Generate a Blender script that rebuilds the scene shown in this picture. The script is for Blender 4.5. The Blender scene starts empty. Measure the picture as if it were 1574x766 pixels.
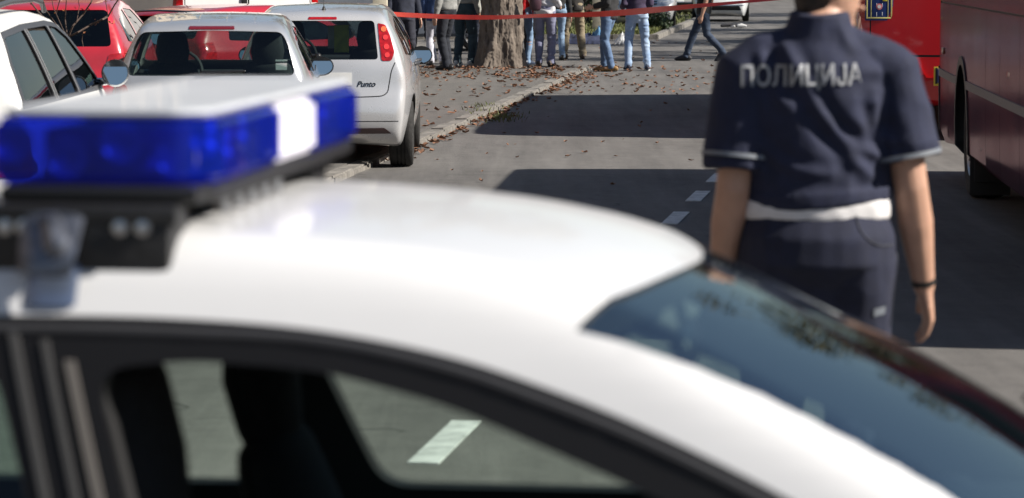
import bpy, bmesh, math, random, zlib
import numpy as np
from mathutils import Vector, Matrix, noise
from mathutils.bvhtree import BVHTree

random.seed(7); np.random.seed(7)
SC = bpy.context.scene
COL = bpy.data.collections.new('place')      # linked to the scene at the very end
R = math.radians
# ------------------------------------------------------------------ camera
F_PX, CX, CY, CAM_H = 4650.0, 787.0, 383.0, 1.80
PITCH = math.atan(443.0 / F_PX)
cam_d = bpy.data.cameras.new("camera")
cam = bpy.data.objects.new("camera", cam_d); COL.objects.link(cam)
cam.location = (0, 0, CAM_H); cam.rotation_euler = (math.pi / 2 - PITCH, 0, 0)
cam_d.sensor_width = 36.0; cam_d.lens = 36.0 * F_PX / 1574.0
cam_d.clip_start = 0.1; cam_d.clip_end = 3000
cam_d.dof.use_dof = True; cam_d.dof.focus_distance = 33.0; cam_d.dof.aperture_fstop = 5.4
cam_d.dof.aperture_blades = 0
SC.camera = cam
# ------------------------------------------------------------------ light
SUN_AZ, SUN_EL = R(-12.0), R(36.0)       # azimuth measured from +X (right of the street) towards +Y
to_sun = Vector((math.cos(SUN_AZ) * math.cos(SUN_EL), math.sin(SUN_AZ) * math.cos(SUN_EL), math.sin(SUN_EL)))
w = bpy.data.worlds.new("World"); SC.world = w; w.use_nodes = True
nt = w.node_tree
sky = nt.nodes.new("ShaderNodeTexSky"); sky.sky_type = 'NISHITA'; sky.sun_disc = False
sky.sun_elevation = SUN_EL; sky.sun_rotation = math.pi / 2 - SUN_AZ
sky.air_density = 1.05; sky.dust_density = 0.5; sky.ozone_density = 1.0
nt.links.new(sky.outputs[0], nt.nodes["Background"].inputs[0])
nt.nodes["Background"].inputs[1].default_value = 0.056
sl = bpy.data.lights.new("sun", 'SUN'); sl.energy = 5.0; sl.angle = R(0.53); sl.color = (1.0, 0.94, 0.85)
so = bpy.data.objects.new("sun", sl); COL.objects.link(so)
so.rotation_euler = to_sun.to_track_quat('Z', 'Y').to_euler(); so.location = (20, 0, 30)
SC.view_settings.view_transform = 'Standard'; SC.view_settings.look = 'None'
SC.view_settings.exposure = 0.68; SC.view_settings.gamma = 1.0
SC.view_settings.use_curve_mapping = False
SC.cycles.use_denoising = True; SC.cycles.max_bounces = 8; SC.cycles.transparent_max_bounces = 24
SC.cycles.transmission_bounces = 8; SC.cycles.caustics_reflective = False; SC.cycles.caustics_refractive = False
SC.cycles.sample_clamp_indirect = 6.0

# ------------------------------------------------------------------ pixel -> world
_cp, _sp = math.cos(PITCH), math.sin(PITCH)
def ray(px, py):
    a, b = (px - CX) / F_PX, (py - CY) / F_PX
    return Vector((a, _cp - b * _sp, -_sp - b * _cp))
def gnd(px, py, z=0.0):
    d = ray(px, py); t = (z - CAM_H) / d.z
    return Vector((d.x * t, d.y * t, z))
def at(px, py, D):
    d = ray(px, py); t = D / d.y
    return Vector((d.x * t, D, CAM_H + d.z * t))

# ------------------------------------------------------------------ materials
MATS = {}
def hexcol(c): return (c[0], c[1], c[2], 1.0)
def mat(name, col, rough=0.5, metal=0.0, var=0.0, scale=8.0, bump=0.0, bscale=60.0, coat=0.0, spec=0.5,
        sheen=0.0, emis=None, rvar=0.0, stretch=None, col2=None, detail=6.0):
    if name in MATS: return MATS[name]
    m = bpy.data.materials.new(name); m.use_nodes = True; MATS[name] = m
    n = m.node_tree; b = n.nodes["Principled BSDF"]
    b.inputs["Base Color"].default_value = hexcol(col)
    b.inputs["Roughness"].default_value = rough; b.inputs["Metallic"].default_value = metal
    b.inputs["Coat Weight"].default_value = coat; b.inputs["Coat Roughness"].default_value = 0.04
    b.inputs["Specular IOR Level"].default_value = spec; b.inputs["Sheen Weight"].default_value = sheen
    if emis:
        b.inputs["Emission Color"].default_value = hexcol(emis[:3]); b.inputs["Emission Strength"].default_value = emis[3]
    if var or bump or rvar:
        tc = n.nodes.new("ShaderNodeTexCoord"); src = tc.outputs["Object"]
        if stretch:
            mp = n.nodes.new("ShaderNodeMapping"); mp.inputs["Scale"].default_value = stretch
            n.links.new(src, mp.inputs[0]); src = mp.outputs[0]
    if var or rvar:
        t = n.nodes.new("ShaderNodeTexNoise"); t.inputs["Scale"].default_value = scale; t.inputs["Detail"].default_value = detail
        t.inputs["Roughness"].default_value = 0.6
        n.links.new(src, t.inputs["Vector"])
        mx = n.nodes.new("ShaderNodeMix"); mx.data_type = 'RGBA'
        c2 = col2 or [max(0, c * (1 - 2 * var)) for c in col]
        c1 = col if col2 else [min(1, c * (1 + var)) for c in col]
        rp = n.nodes.new("ShaderNodeMapRange"); rp.inputs[1].default_value = 0.3; rp.inputs[2].default_value = 0.7
        n.links.new(t.outputs["Fac"], rp.inputs[0]); n.links.new(rp.outputs[0], mx.inputs["Factor"])
        mx.inputs["A"].default_value = hexcol(c1); mx.inputs["B"].default_value = hexcol(c2)
        if var or col2: n.links.new(mx.outputs["Result"], b.inputs["Base Color"])
        if rvar:
            r2 = n.nodes.new("ShaderNodeMapRange"); r2.inputs[1].default_value = 0.3; r2.inputs[2].default_value = 0.7
            r2.inputs[3].default_value = max(0.01, rough - rvar); r2.inputs[4].default_value = min(1, rough + rvar)
            n.links.new(t.outputs["Fac"], r2.inputs[0]); n.links.new(r2.outputs[0], b.inputs["Roughness"])
    if bump:
        t2 = n.nodes.new("ShaderNodeTexNoise"); t2.inputs["Scale"].default_value = bscale; t2.inputs["Detail"].default_value = 5
        n.links.new(src, t2.inputs["Vector"])
        bp = n.nodes.new("ShaderNodeBump"); bp.inputs["Strength"].default_value = bump; bp.inputs["Distance"].default_value = 0.01
        n.links.new(t2.outputs["Fac"], bp.inputs["Height"]); n.links.new(bp.outputs[0], b.inputs["Normal"])
    return m
def glass(name, tint=(0.75, 0.82, 0.80), rough=0.0, ior=1.5, refl=(1, 1, 1)):
    if name in MATS: return MATS[name]
    m = bpy.data.materials.new(name); m.use_nodes = True; MATS[name] = m
    n = m.node_tree; n.nodes.remove(n.nodes["Principled BSDF"]); out = n.nodes["Material Output"]
    tr = n.nodes.new("ShaderNodeBsdfTransparent"); tr.inputs[0].default_value = hexcol(tint)
    gl = n.nodes.new("ShaderNodeBsdfGlossy"); gl.inputs["Roughness"].default_value = rough; gl.inputs[0].default_value = hexcol(refl)
    fr = n.nodes.new("ShaderNodeFresnel"); fr.inputs[0].default_value = ior
    mx = n.nodes.new("ShaderNodeMixShader")
    ge = n.nodes.new("ShaderNodeNewGeometry"); iv = n.nodes.new("ShaderNodeMath"); iv.operation = 'SUBTRACT'; iv.inputs[0].default_value = 1.0
    mu = n.nodes.new("ShaderNodeMath"); mu.operation = 'MULTIPLY'      # only the front face of the pane mirrors, so there is no false total reflection
    n.links.new(ge.outputs["Backfacing"], iv.inputs[1]); n.links.new(fr.outputs[0], mu.inputs[0]); n.links.new(iv.outputs[0], mu.inputs[1])
    n.links.new(mu.outputs[0], mx.inputs[0]); n.links.new(tr.outputs[0], mx.inputs[1]); n.links.new(gl.outputs[0], mx.inputs[2])
    n.links.new(mx.outputs[0], out.inputs[0])
    return m
def lens_mat(name, col, rough=0.08):
    # coloured translucent plastic with a glossy skin
    if name in MATS: return MATS[name]
    m = mat(name, col, rough=rough, coat=1.0)
    b = m.node_tree.nodes["Principled BSDF"]; b.inputs["Transmission Weight"].default_value = 0.35
    b.inputs["IOR"].default_value = 1.45
    return m

# ------------------------------------------------------------------ mesh helpers
def tag(o, label=None, cat=None, group=None, kind=None):
    if label: o["label"] = label
    if cat: o["category"] = cat
    if group: o["group"] = group
    if kind: o["kind"] = kind
    return o
def empty(name, loc, rz=0.0, label=None, cat=None, group=None):
    o = bpy.data.objects.new(name, None); COL.objects.link(o); o.location = loc; o.rotation_euler = (0, 0, rz)
    o.empty_display_size = 0.2
    return tag(o, label, cat, group)
def shade(me, ang=40):
    me.polygons.foreach_set("use_smooth", [True] * len(me.polygons))
    me.set_sharp_from_angle(angle=R(ang))
def mobj(name, verts, faces, m, parent=None, smooth=True, ang=40, loc=None):
    me = bpy.data.meshes.new(name)
    if hasattr(verts, "tolist"): verts = verts.tolist()
    if hasattr(faces, "tolist"): faces = faces.tolist()
    me.from_pydata([tuple(v) for v in verts], [], faces)
    me.update()
    if smooth: shade(me, ang)
    return link(name, me, m, parent, loc)
def link(name, me, m, parent=None, loc=None):
    if m is not None:
        ms = m if isinstance(m, (list, tuple)) else [m]; idx = np.zeros(len(me.polygons), np.int32); me.polygons.foreach_get("material_index", idx)
        me.materials.clear()
        for q in ms: me.materials.append(q)
        me.polygons.foreach_set("material_index", np.minimum(idx, len(ms) - 1))
    o = bpy.data.objects.new(name, me); COL.objects.link(o)
    if parent is not None: o.parent = parent
    if loc is not None: o.location = loc
    return o
class MB:
    """collects closed pieces for ONE mesh object"""
    def __init__(s): s.v = []; s.f = []
    def add(s, v, f):
        n = len(s.v); s.v += [tuple(q) for q in v]; s.f += [[i + n for i in q] for q in f]; return s
    def box(s, c, d, bev=0.0, rot=None):
        bm = bmesh.new(); bmesh.ops.create_cube(bm, size=1.0)
        bmesh.ops.scale(bm, vec=d, verts=bm.verts)
        if bev > 0: bmesh.ops.bevel(bm, geom=bm.edges[:], offset=bev, segments=2, affect='EDGES', profile=0.6)
        if rot is not None: bmesh.ops.transform(bm, matrix=rot.to_4x4(), verts=bm.verts)
        bmesh.ops.translate(bm, vec=c, verts=bm.verts)
        bm.verts.ensure_lookup_table()
        v = [q.co[:] for q in bm.verts]; f = [[l.index for l in q.verts] for q in bm.faces]; bm.free()
        return s.add(v, f)
    def tube(s, pts, rads, n=10, ref=(1, 0, 0), dome=True):
        v, f = tube(pts, rads, n, ref, dome); return s.add(v, f)
    def lathe(s, prof, n=24, axis='y', c=(0, 0, 0)):
        v = []; f = []; k = len(prof)
        for i in range(n):
            a = 2 * math.pi * i / n
            for (r, h) in prof:
                p = (r * math.cos(a), h, r * math.sin(a)) if axis == 'y' else ((r * math.cos(a), r * math.sin(a), h) if axis == 'z' else (h, r * math.cos(a), r * math.sin(a)))
                v.append((p[0] + c[0], p[1] + c[1], p[2] + c[2]))
        for i in range(n):
            j = (i + 1) % n
            for q in range(k):
                q2 = (q + 1) % k
                f.append([i * k + q, j * k + q, j * k + q2, i * k + q2])
        return s.add(v, f)
    def build(s, name, m, parent=None, ang=40, loc=None, smooth=True):
        o = mobj(name, s.v, s.f, m, parent, smooth, ang, loc)
        bm = bmesh.new(); bm.from_mesh(o.data); bmesh.ops.recalc_face_normals(bm, faces=bm.faces); bm.to_mesh(o.data); bm.free()
        return o
def tube(pts, rads, n=12, ref=(1, 0, 0), dome=True):
    pts = [Vector(p) for p in pts]; ref = Vector(ref)
    P = []; Rr = []; T = []
    for i, p in enumerate(pts):
        a = pts[max(0, i - 1)]; b = pts[min(len(pts) - 1, i + 1)]
        t = (b - a).normalized()
        r = rads[i] if isinstance(rads, list) else rads
        r = r if isinstance(r, (list, tuple)) else (r, r)
        P.append(p); Rr.append(r); T.append(t)
    if dome:
        def cap(p, r, t, sgn):
            out = []
            for a in (0.5, 0.87):
                k = math.sqrt(1 - a * a); out.append((p + t * sgn * min(r) * a, (r[0] * k, r[1] * k), t))
            return out
        st = cap(P[0], Rr[0], T[0], -1)[::-1]; en = cap(P[-1], Rr[-1], T[-1], 1)
        P = [q[0] for q in st] + P + [q[0] for q in en]; Rr = [q[1] for q in st] + Rr + [q[1] for q in en]; T = [q[2] for q in st] + T + [q[2] for q in en]
    v = []; f = []
    for p, r, t in zip(P, Rr, T):
        rf = ref if abs(ref.dot(t)) < 0.95 else Vector((0, 1, 0))
        a = (rf - t * rf.dot(t)).normalized(); b = t.cross(a)
        for k in range(n):
            q = 2 * math.pi * k / n
            v.append(p + a * (r[0] * math.cos(q)) + b * (r[1] * math.sin(q)))
    m = len(P)
    for i in range(m - 1):
        for k in range(n):
            k2 = (k + 1) % n
            f.append([i * n + k, i * n + k2, (i + 1) * n + k2, (i + 1) * n + k])
    f.append(list(range(n))[::-1]); f.append([(m - 1) * n + k for k in range(n)])
    return v, f
# evaluated modifiers --------------------------------------------------
def evald(o):
    bpy.context.view_layer.update()
    dg = bpy.context.evaluated_depsgraph_get()
    return bpy.data.meshes.new_from_object(o.evaluated_get(dg))
TMP = bpy.data.collections.new("tmp")
def boolean(me_a, me_b, op):
    SC.collection.children.link(TMP)
    for me in (me_a, me_b):
        while len(me.materials) < 3: me.materials.append(None)
    a = bpy.data.objects.new("ta", me_a); b = bpy.data.objects.new("tb", me_b)
    TMP.objects.link(a); TMP.objects.link(b)
    md = a.modifiers.new("b", 'BOOLEAN'); md.operation = op; md.solver = 'MANIFOLD'; md.object = b
    r = evald(a)
    bpy.data.objects.remove(a); bpy.data.objects.remove(b)
    SC.collection.children.unlink(TMP)
    return r
def remesh(v, f, vox, smooth=4):
    me = bpy.data.meshes.new("t"); me.from_pydata([tuple(q) for q in v], [], f)
    SC.collection.children.link(TMP)
    o = bpy.data.objects.new("t", me); TMP.objects.link(o)
    md = o.modifiers.new("r", 'REMESH'); md.mode = 'VOXEL'; md.voxel_size = vox
    if smooth:
        s = o.modifiers.new("s", 'SMOOTH'); s.factor = 0.5; s.iterations = smooth
    r = evald(o); bpy.data.objects.remove(o); bpy.data.meshes.remove(me)
    SC.collection.children.unlink(TMP)
    return r
def raw(v, f):
    me = bpy.data.meshes.new("t"); me.from_pydata([tuple(q) for q in v], [], f if isinstance(f, list) else f.tolist()); me.update(); return me
# vectorised value noise ------------------------------------------------
def vnoise(p, seed=0):
    p = np.asarray(p, float); i = np.floor(p).astype(np.int64); fr = p - i; u = fr * fr * (3 - 2 * fr)
    def h(a, b, c):
        n = (a * 73856093) ^ (b * 19349663) ^ (c * 83492791) ^ (seed * 2654435761)
        n = (n ^ (n >> 13)) * 1274126177 & 0x7fffffff
        return ((n ^ (n >> 16)) & 0xffff) / 65535.0
    r = 0
    for dx in (0, 1):
        for dy in (0, 1):
            for dz in (0, 1):
                wgt = (u[:, 0] if dx else 1 - u[:, 0]) * (u[:, 1] if dy else 1 - u[:, 1]) * (u[:, 2] if dz else 1 - u[:, 2])
                r = r + wgt * h(i[:, 0] + dx, i[:, 1] + dy, i[:, 2] + dz)
    return r * 2 - 1
def verts_np(me):
    a = np.empty(len(me.vertices) * 3); me.vertices.foreach_get("co", a); return a.reshape(-1, 3)
def norms_np(me):
    a = np.empty(len(me.vertices) * 3); me.vertex_normals.foreach_get("vector", a); return a.reshape(-1, 3)
def set_verts(me, a): me.vertices.foreach_set("co", a.ravel()); me.update()

# ------------------------------------------------------------------ splines
def catmull(pts, closed=False, n=10):
    P = [np.array(p, float) for p in pts]; out = []
    m = len(P); rng = range(m) if closed else range(m - 1)
    for i in rng:
        p0 = P[(i - 1) % m] if closed or i > 0 else P[0]
        p1 = P[i]; p2 = P[(i + 1) % m]; p3 = P[(i + 2) % m] if closed or i + 2 < m else P[-1]
        d1 = max(np.linalg.norm(p1 - p0), 1e-6) ** .5; d2 = max(np.linalg.norm(p2 - p1), 1e-6) ** .5; d3 = max(np.linalg.norm(p3 - p2), 1e-6) ** .5
        m1 = (p2 - p1) if np.allclose(p0, p1) else (p1 - p0) / d1 - (p2 - p0) / (d1 + d2) + (p2 - p1) / d2
        m2 = (p2 - p1) if np.allclose(p2, p3) else (p2 - p1) / d2 - (p3 - p1) / (d2 + d3) + (p3 - p2) / d3
        if not np.allclose(p0, p1): m1 = m1 * d2
        if not np.allclose(p2, p3): m2 = m2 * d2
        for k in range(n):
            t = k / n
            out.append((2 * t**3 - 3 * t**2 + 1) * p1 + (t**3 - 2 * t**2 + t) * m1 + (-2 * t**3 + 3 * t**2) * p2 + (t**3 - t**2) * m2)
    if not closed: out.append(P[-1])
    return np.array(out)
def roundpoly(pts, r=0.04, n=5):
    out = []; m = len(pts)
    for i in range(m):
        p0 = np.array(pts[i - 1], float); p = np.array(pts[i], float); p2 = np.array(pts[(i + 1) % m], float)
        a = p0 - p; b = p2 - p; la = np.linalg.norm(a); lb = np.linalg.norm(b)
        ri = min(r, la * .45, lb * .45); A = p + a / la * ri; B = p + b / lb * ri
        for k in range(n + 1):
            t = k / n; out.append((1 - t)**2 * A + 2 * t * (1 - t) * p + t * t * B)
    return np.array(out)
def prism(poly, axis, lo, hi):
    """closed prism of a 2D polygon. axis y: poly=(x,z); axis x: poly=(y,z); axis z: poly=(x,y)"""
    poly = np.asarray(poly); m = len(poly)
    def mk(h):
        return [((p[0], h, p[1]) if axis == 'y' else (h, p[0], p[1]) if axis == 'x' else (p[0], p[1], h)) for p in poly]
    v = mk(lo) + mk(hi)
    f = [[i, (i + 1) % m, m + (i + 1) % m, m + i] for i in range(m)] + [list(range(m))[::-1], list(range(m, 2 * m))]
    me = raw(v, f); bm = bmesh.new(); bm.from_mesh(me); bmesh.ops.recalc_face_normals(bm, faces=bm.faces)
    bmesh.ops.triangulate(bm, faces=[q for q in bm.faces if len(q.verts) > 4]); bm.to_mesh(me); bm.free()
    return me
# ------------------------------------------------------------------ car body from a side profile, plan and tumblehome
class Shape:
    def __init__(s, prof, tumble, plan, bow=0.05, crown=0.06, k=0.05, zc=0.72, a=(-1.2, 1.2), H=0.008):
        s.prof = catmull(prof, True, 10); s.bow = bow; s.crown = crown; s.k = k; s.zc = zc; s.a = a
        t = catmull(tumble, False, 8); s.tz, s.tw = t[:, 0], t[:, 1]
        p = catmull(plan, False, 8); s.px, s.pw = p[:, 0], p[:, 1]
        lo = s.prof.min(0) - .7; hi = s.prof.max(0) + .7
        s.lo = lo; s.h = H; s.nx = int((hi[0] - lo[0]) / H) + 2; s.nz = int((hi[1] - lo[1]) / H) + 2
        gx = lo[0] + H * np.arange(s.nx); gz = lo[1] + H * np.arange(s.nz)
        X, Z = np.meshgrid(gx, gz, indexing='ij')
        d = np.full(X.shape, 1e9); ins = np.zeros(X.shape, bool); A = s.prof; B = np.roll(A, -1, 0)
        for (ax, az), (bx, bz) in zip(A, B):
            ex, ez = bx - ax, bz - az; L = ex * ex + ez * ez
            if L < 1e-12: continue
            t = np.clip(((X - ax) * ex + (Z - az) * ez) / L, 0, 1)
            d = np.minimum(d, (X - ax - t * ex)**2 + (Z - az - t * ez)**2)
            c = (az > Z) != (bz > Z)
            if ez != 0: ins ^= c & (X < ax + (Z - az) / ez * ex)
        s.g = np.where(ins, -1, 1) * np.sqrt(d)
    def sd(s, x, z):
        u = np.clip((x - s.lo[0]) / s.h, 0, s.nx - 1.001); v = np.clip((z - s.lo[1]) / s.h, 0, s.nz - 1.001)
        i = u.astype(int); j = v.astype(int); u = u - i; v = v - j; g = s.g
        return g[i, j] * (1 - u) * (1 - v) + g[i + 1, j] * u * (1 - v) + g[i, j + 1] * (1 - u) * v + g[i + 1, j + 1] * u * v
    def F(s, p):
        x, y, z = p[:, 0], p[:, 1], p[:, 2]
        ay = np.abs(y)
        a = s.sd(x * (1 + s.bow * ay * ay), z + s.crown * ay * ay)
        b = ay - np.interp(z, s.tz, s.tw) * np.interp(x, s.px, s.pw)
        h = np.clip(0.5 + 0.5 * (a - b) / s.k, 0, 1)
        return b * (1 - h) + a * h + s.k * h * (1 - h)
    def solid(s, off=0.0, nu=104, nx=110, nc=34, mi=0):
        th = np.arange(nu) / nu * 2 * np.pi; O = []; Dr = []
        def ring(x0, phi, sg):
            O.append(np.tile([x0, 0, s.zc], (nu, 1)))
            Dr.append(np.stack([np.full(nu, sg * np.sin(phi)), np.cos(phi) * np.cos(th), np.cos(phi) * np.sin(th)], 1))
        for k in range(1, nc): ring(s.a[0], np.pi / 2 * (1 - k / nc), -1)
        for x0 in np.linspace(s.a[0], s.a[1], nx): ring(x0, 0, 1)
        for k in range(1, nc): ring(s.a[1], np.pi / 2 * k / nc, 1)
        O.append(np.array([[s.a[0], 0, s.zc], [s.a[1], 0, s.zc]])); Dr.append(np.array([[-1., 0, 0], [1., 0, 0]]))
        O = np.concatenate(O); Dr = np.concatenate(Dr)
        lo = np.zeros(len(O)); hi = np.full(len(O), 3.0)
        for _ in range(22):
            mid = (lo + hi) / 2; q = s.F(O + Dr * mid[:, None]) - off
            lo = np.where(q < 0, mid, lo); hi = np.where(q < 0, hi, mid)
        V = O + Dr * ((lo + hi) / 2)[:, None]
        nr = 2 * (nc - 1) + nx
        i = np.arange(nr - 1)[:, None] * nu; k = np.arange(nu)[None, :]; k2 = (k + 1) % nu
        q = np.stack([i + k, i + k2, i + nu + k2, i + nu + k], -1).reshape(-1, 4)
        n0 = nr * nu
        fl = q.tolist() + [[n0, (j + 1) % nu, j] for j in range(nu)] + [[n0 + 1, (nr - 1) * nu + j, (nr - 1) * nu + (j + 1) % nu] for j in range(nu)]
        me = bpy.data.meshes.new("solid"); me.from_pydata(V.tolist(), [], [f[::-1] for f in fl]); me.update()
        bm = bmesh.new(); bm.from_mesh(me); bmesh.ops.recalc_face_normals(bm, faces=bm.faces); bm.to_mesh(me); bm.free()
        if mi: me.polygons.foreach_set("material_index", [mi] * len(me.polygons))
        return me
def cyl_y(x, z, r, y0, y1, n=40):
    return prism([(x + r * math.cos(2 * math.pi * i / n), z + r * math.sin(2 * math.pi * i / n)) for i in range(n)], 'y', y0, y1)
def inter_piece(name, solid_me, cutter, m, parent, ang=50):
    r = boolean(solid_me, cutter, 'INTERSECT')
    shade(r, ang); r.polygons.foreach_set("material_index", [0] * len(r.polygons))
    return link(name, r, m, parent)

def make_wheel(parent, x, y, z, rad=0.30, wid=0.19, side=1, spokes=7, rim_m=None, double=True):
    """side=+1: outer face towards +y"""
    o = MB()
    prof = [(rad * .64, -wid * .42), (rad * .80, -wid * .52), (rad * .93, -wid * .50), (rad * .985, -wid * .40), (rad, -wid * .30)]
    for g in (-.16, .0, .16):                      # tread grooves
        prof += [(rad, wid * (g - .035)), (rad - .008, wid * (g - .03)), (rad - .008, wid * (g + .03)), (rad, wid * (g + .035))]
    prof += [(rad, wid * .30), (rad * .985, wid * .40), (rad * .93, wid * .50), (rad * .80, wid * .52), (rad * .64, wid * .42)]
    o.lathe(prof, 48)
    wh = empty("wheel", (x, y, z)); wh.parent = parent
    ty = o.build("tyre", mat("tyre_rubber", (0.022, 0.021, 0.020), .85, var=.3, scale=30, bump=.3, bscale=90), wh, ang=35)
    rm = rim_m or mat("alloy_rim", (0.45, 0.46, 0.47), .32, metal=.9, var=.15, scale=12)
    r = MB(); r0 = rad * .655
    r.lathe([(r0, -wid * .4), (r0 * 1.03, -wid * .42), (r0 * 1.04, wid * .44), (r0 * .99, wid * .47), (r0 * .93, wid * .40), (r0 * .92, -wid * .36)], 40)
    r.lathe([(0.001, wid * .30), (r0 * .24, wid * .30), (r0 * .22, wid * .40), (0.001, wid * .42)], 20)
    for k in range(spokes):
        a = 2 * math.pi * k / spokes
        for da in ((-.13, .13) if double else (0,)):
            p0 = Vector((math.cos(a + da) * r0 * .18, wid * .34, math.sin(a + da) * r0 * .18)); p1 = Vector((math.cos(a + da * .9) * r0 * .96, wid * .40, math.sin(a + da * .9) * r0 * .96))
            r.tube([p0, p1], [(.020, .012), (.014, .010)], 6, ref=(-math.sin(a), 0, math.cos(a)), dome=False)
    rim = r.build("rim", rm, wh, ang=35)
    d = MB(); d.lathe([(0.001, -wid * .1), (r0 * .8, -wid * .1), (r0 * .8, -wid * .02), (0.001, -wid * .02)], 28)
    d.build("brake_disc", mat("brake_disc", (.12, .115, .11), .5, metal=.7), wh)
    if side < 0: wh.rotation_euler = (0, 0, math.pi)
    return wh
def seat(parent, x, y, z, m, name="seat", w=.50, hw=.26, hz=(0, 0)):
    b = MB()
    b.tube([(x + .30, y, z), (x - .12, y, z - .02)], [(w * .5, .08), (w * .48, .09)], 14, ref=(0, 1, 0))
    b.tube([(x - .16, y, z + .05), (x - .24, y, z + .35), (x - .31, y, z + .56)], [(w * .48, .08), (w * .46, .075), (w * .36, .055)], 14, ref=(0, 1, 0))
    o = b.build(name, m, parent)
    h = MB()
    h.tube([(x - .32, y, z + .60 + hz[0]), (x - .335, y, z + .68 + hz[0]), (x - .345, y, z + .78 + hz[1])], [(hw * .44, .050), (hw * .5, .058), (hw * .42, .045)], 16, ref=(0, 1, 0))
    for sy in (-.06, .06): h.tube([(x - .30, y + sy, z + .50), (x - .325, y + sy, z + .66)], .006, 6)
    h.build("headrest", m, o)
    return o

M_DARK = mat("cabin_plastic", (.03, .03, .032), .7)
M_LIN = mat("cabin_lining", (.26, .25, .24), .85, var=.1, scale=6)
M_SEAL = mat("rubber_seal", (.015, .015, .016), .6)
M_BLK = mat("black_trim", (.012, .012, .013), .35, coat=.3)
M_SEAT = mat("seat_cloth", (.02, .02, .023), .9, var=.2, scale=60)
M_CHROME = mat("chrome", (.75, .76, .78), .08, metal=1.0)
M_TAIL = mat("tail_red", (.42, .008, .010), .12, coat=1.0, var=.25, scale=25)
M_AMBER = mat("amber_lens", (.55, .16, .01), .15, coat=1.0)
M_CLEAR = mat("clear_lens", (.62, .65, .68), .06, metal=.6, coat=1.0, var=.25, scale=14)
M_PLATE = mat("number_plate", (.75, .75, .73), .4, var=.05)
M_MIRR = mat("mirror_glass", (.62, .66, .68), .01, metal=1.0)
G_CAR = glass("car_glass", (.62, .70, .68))
G_DARK = glass("tinted_glass", (.28, .33, .33))

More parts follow.
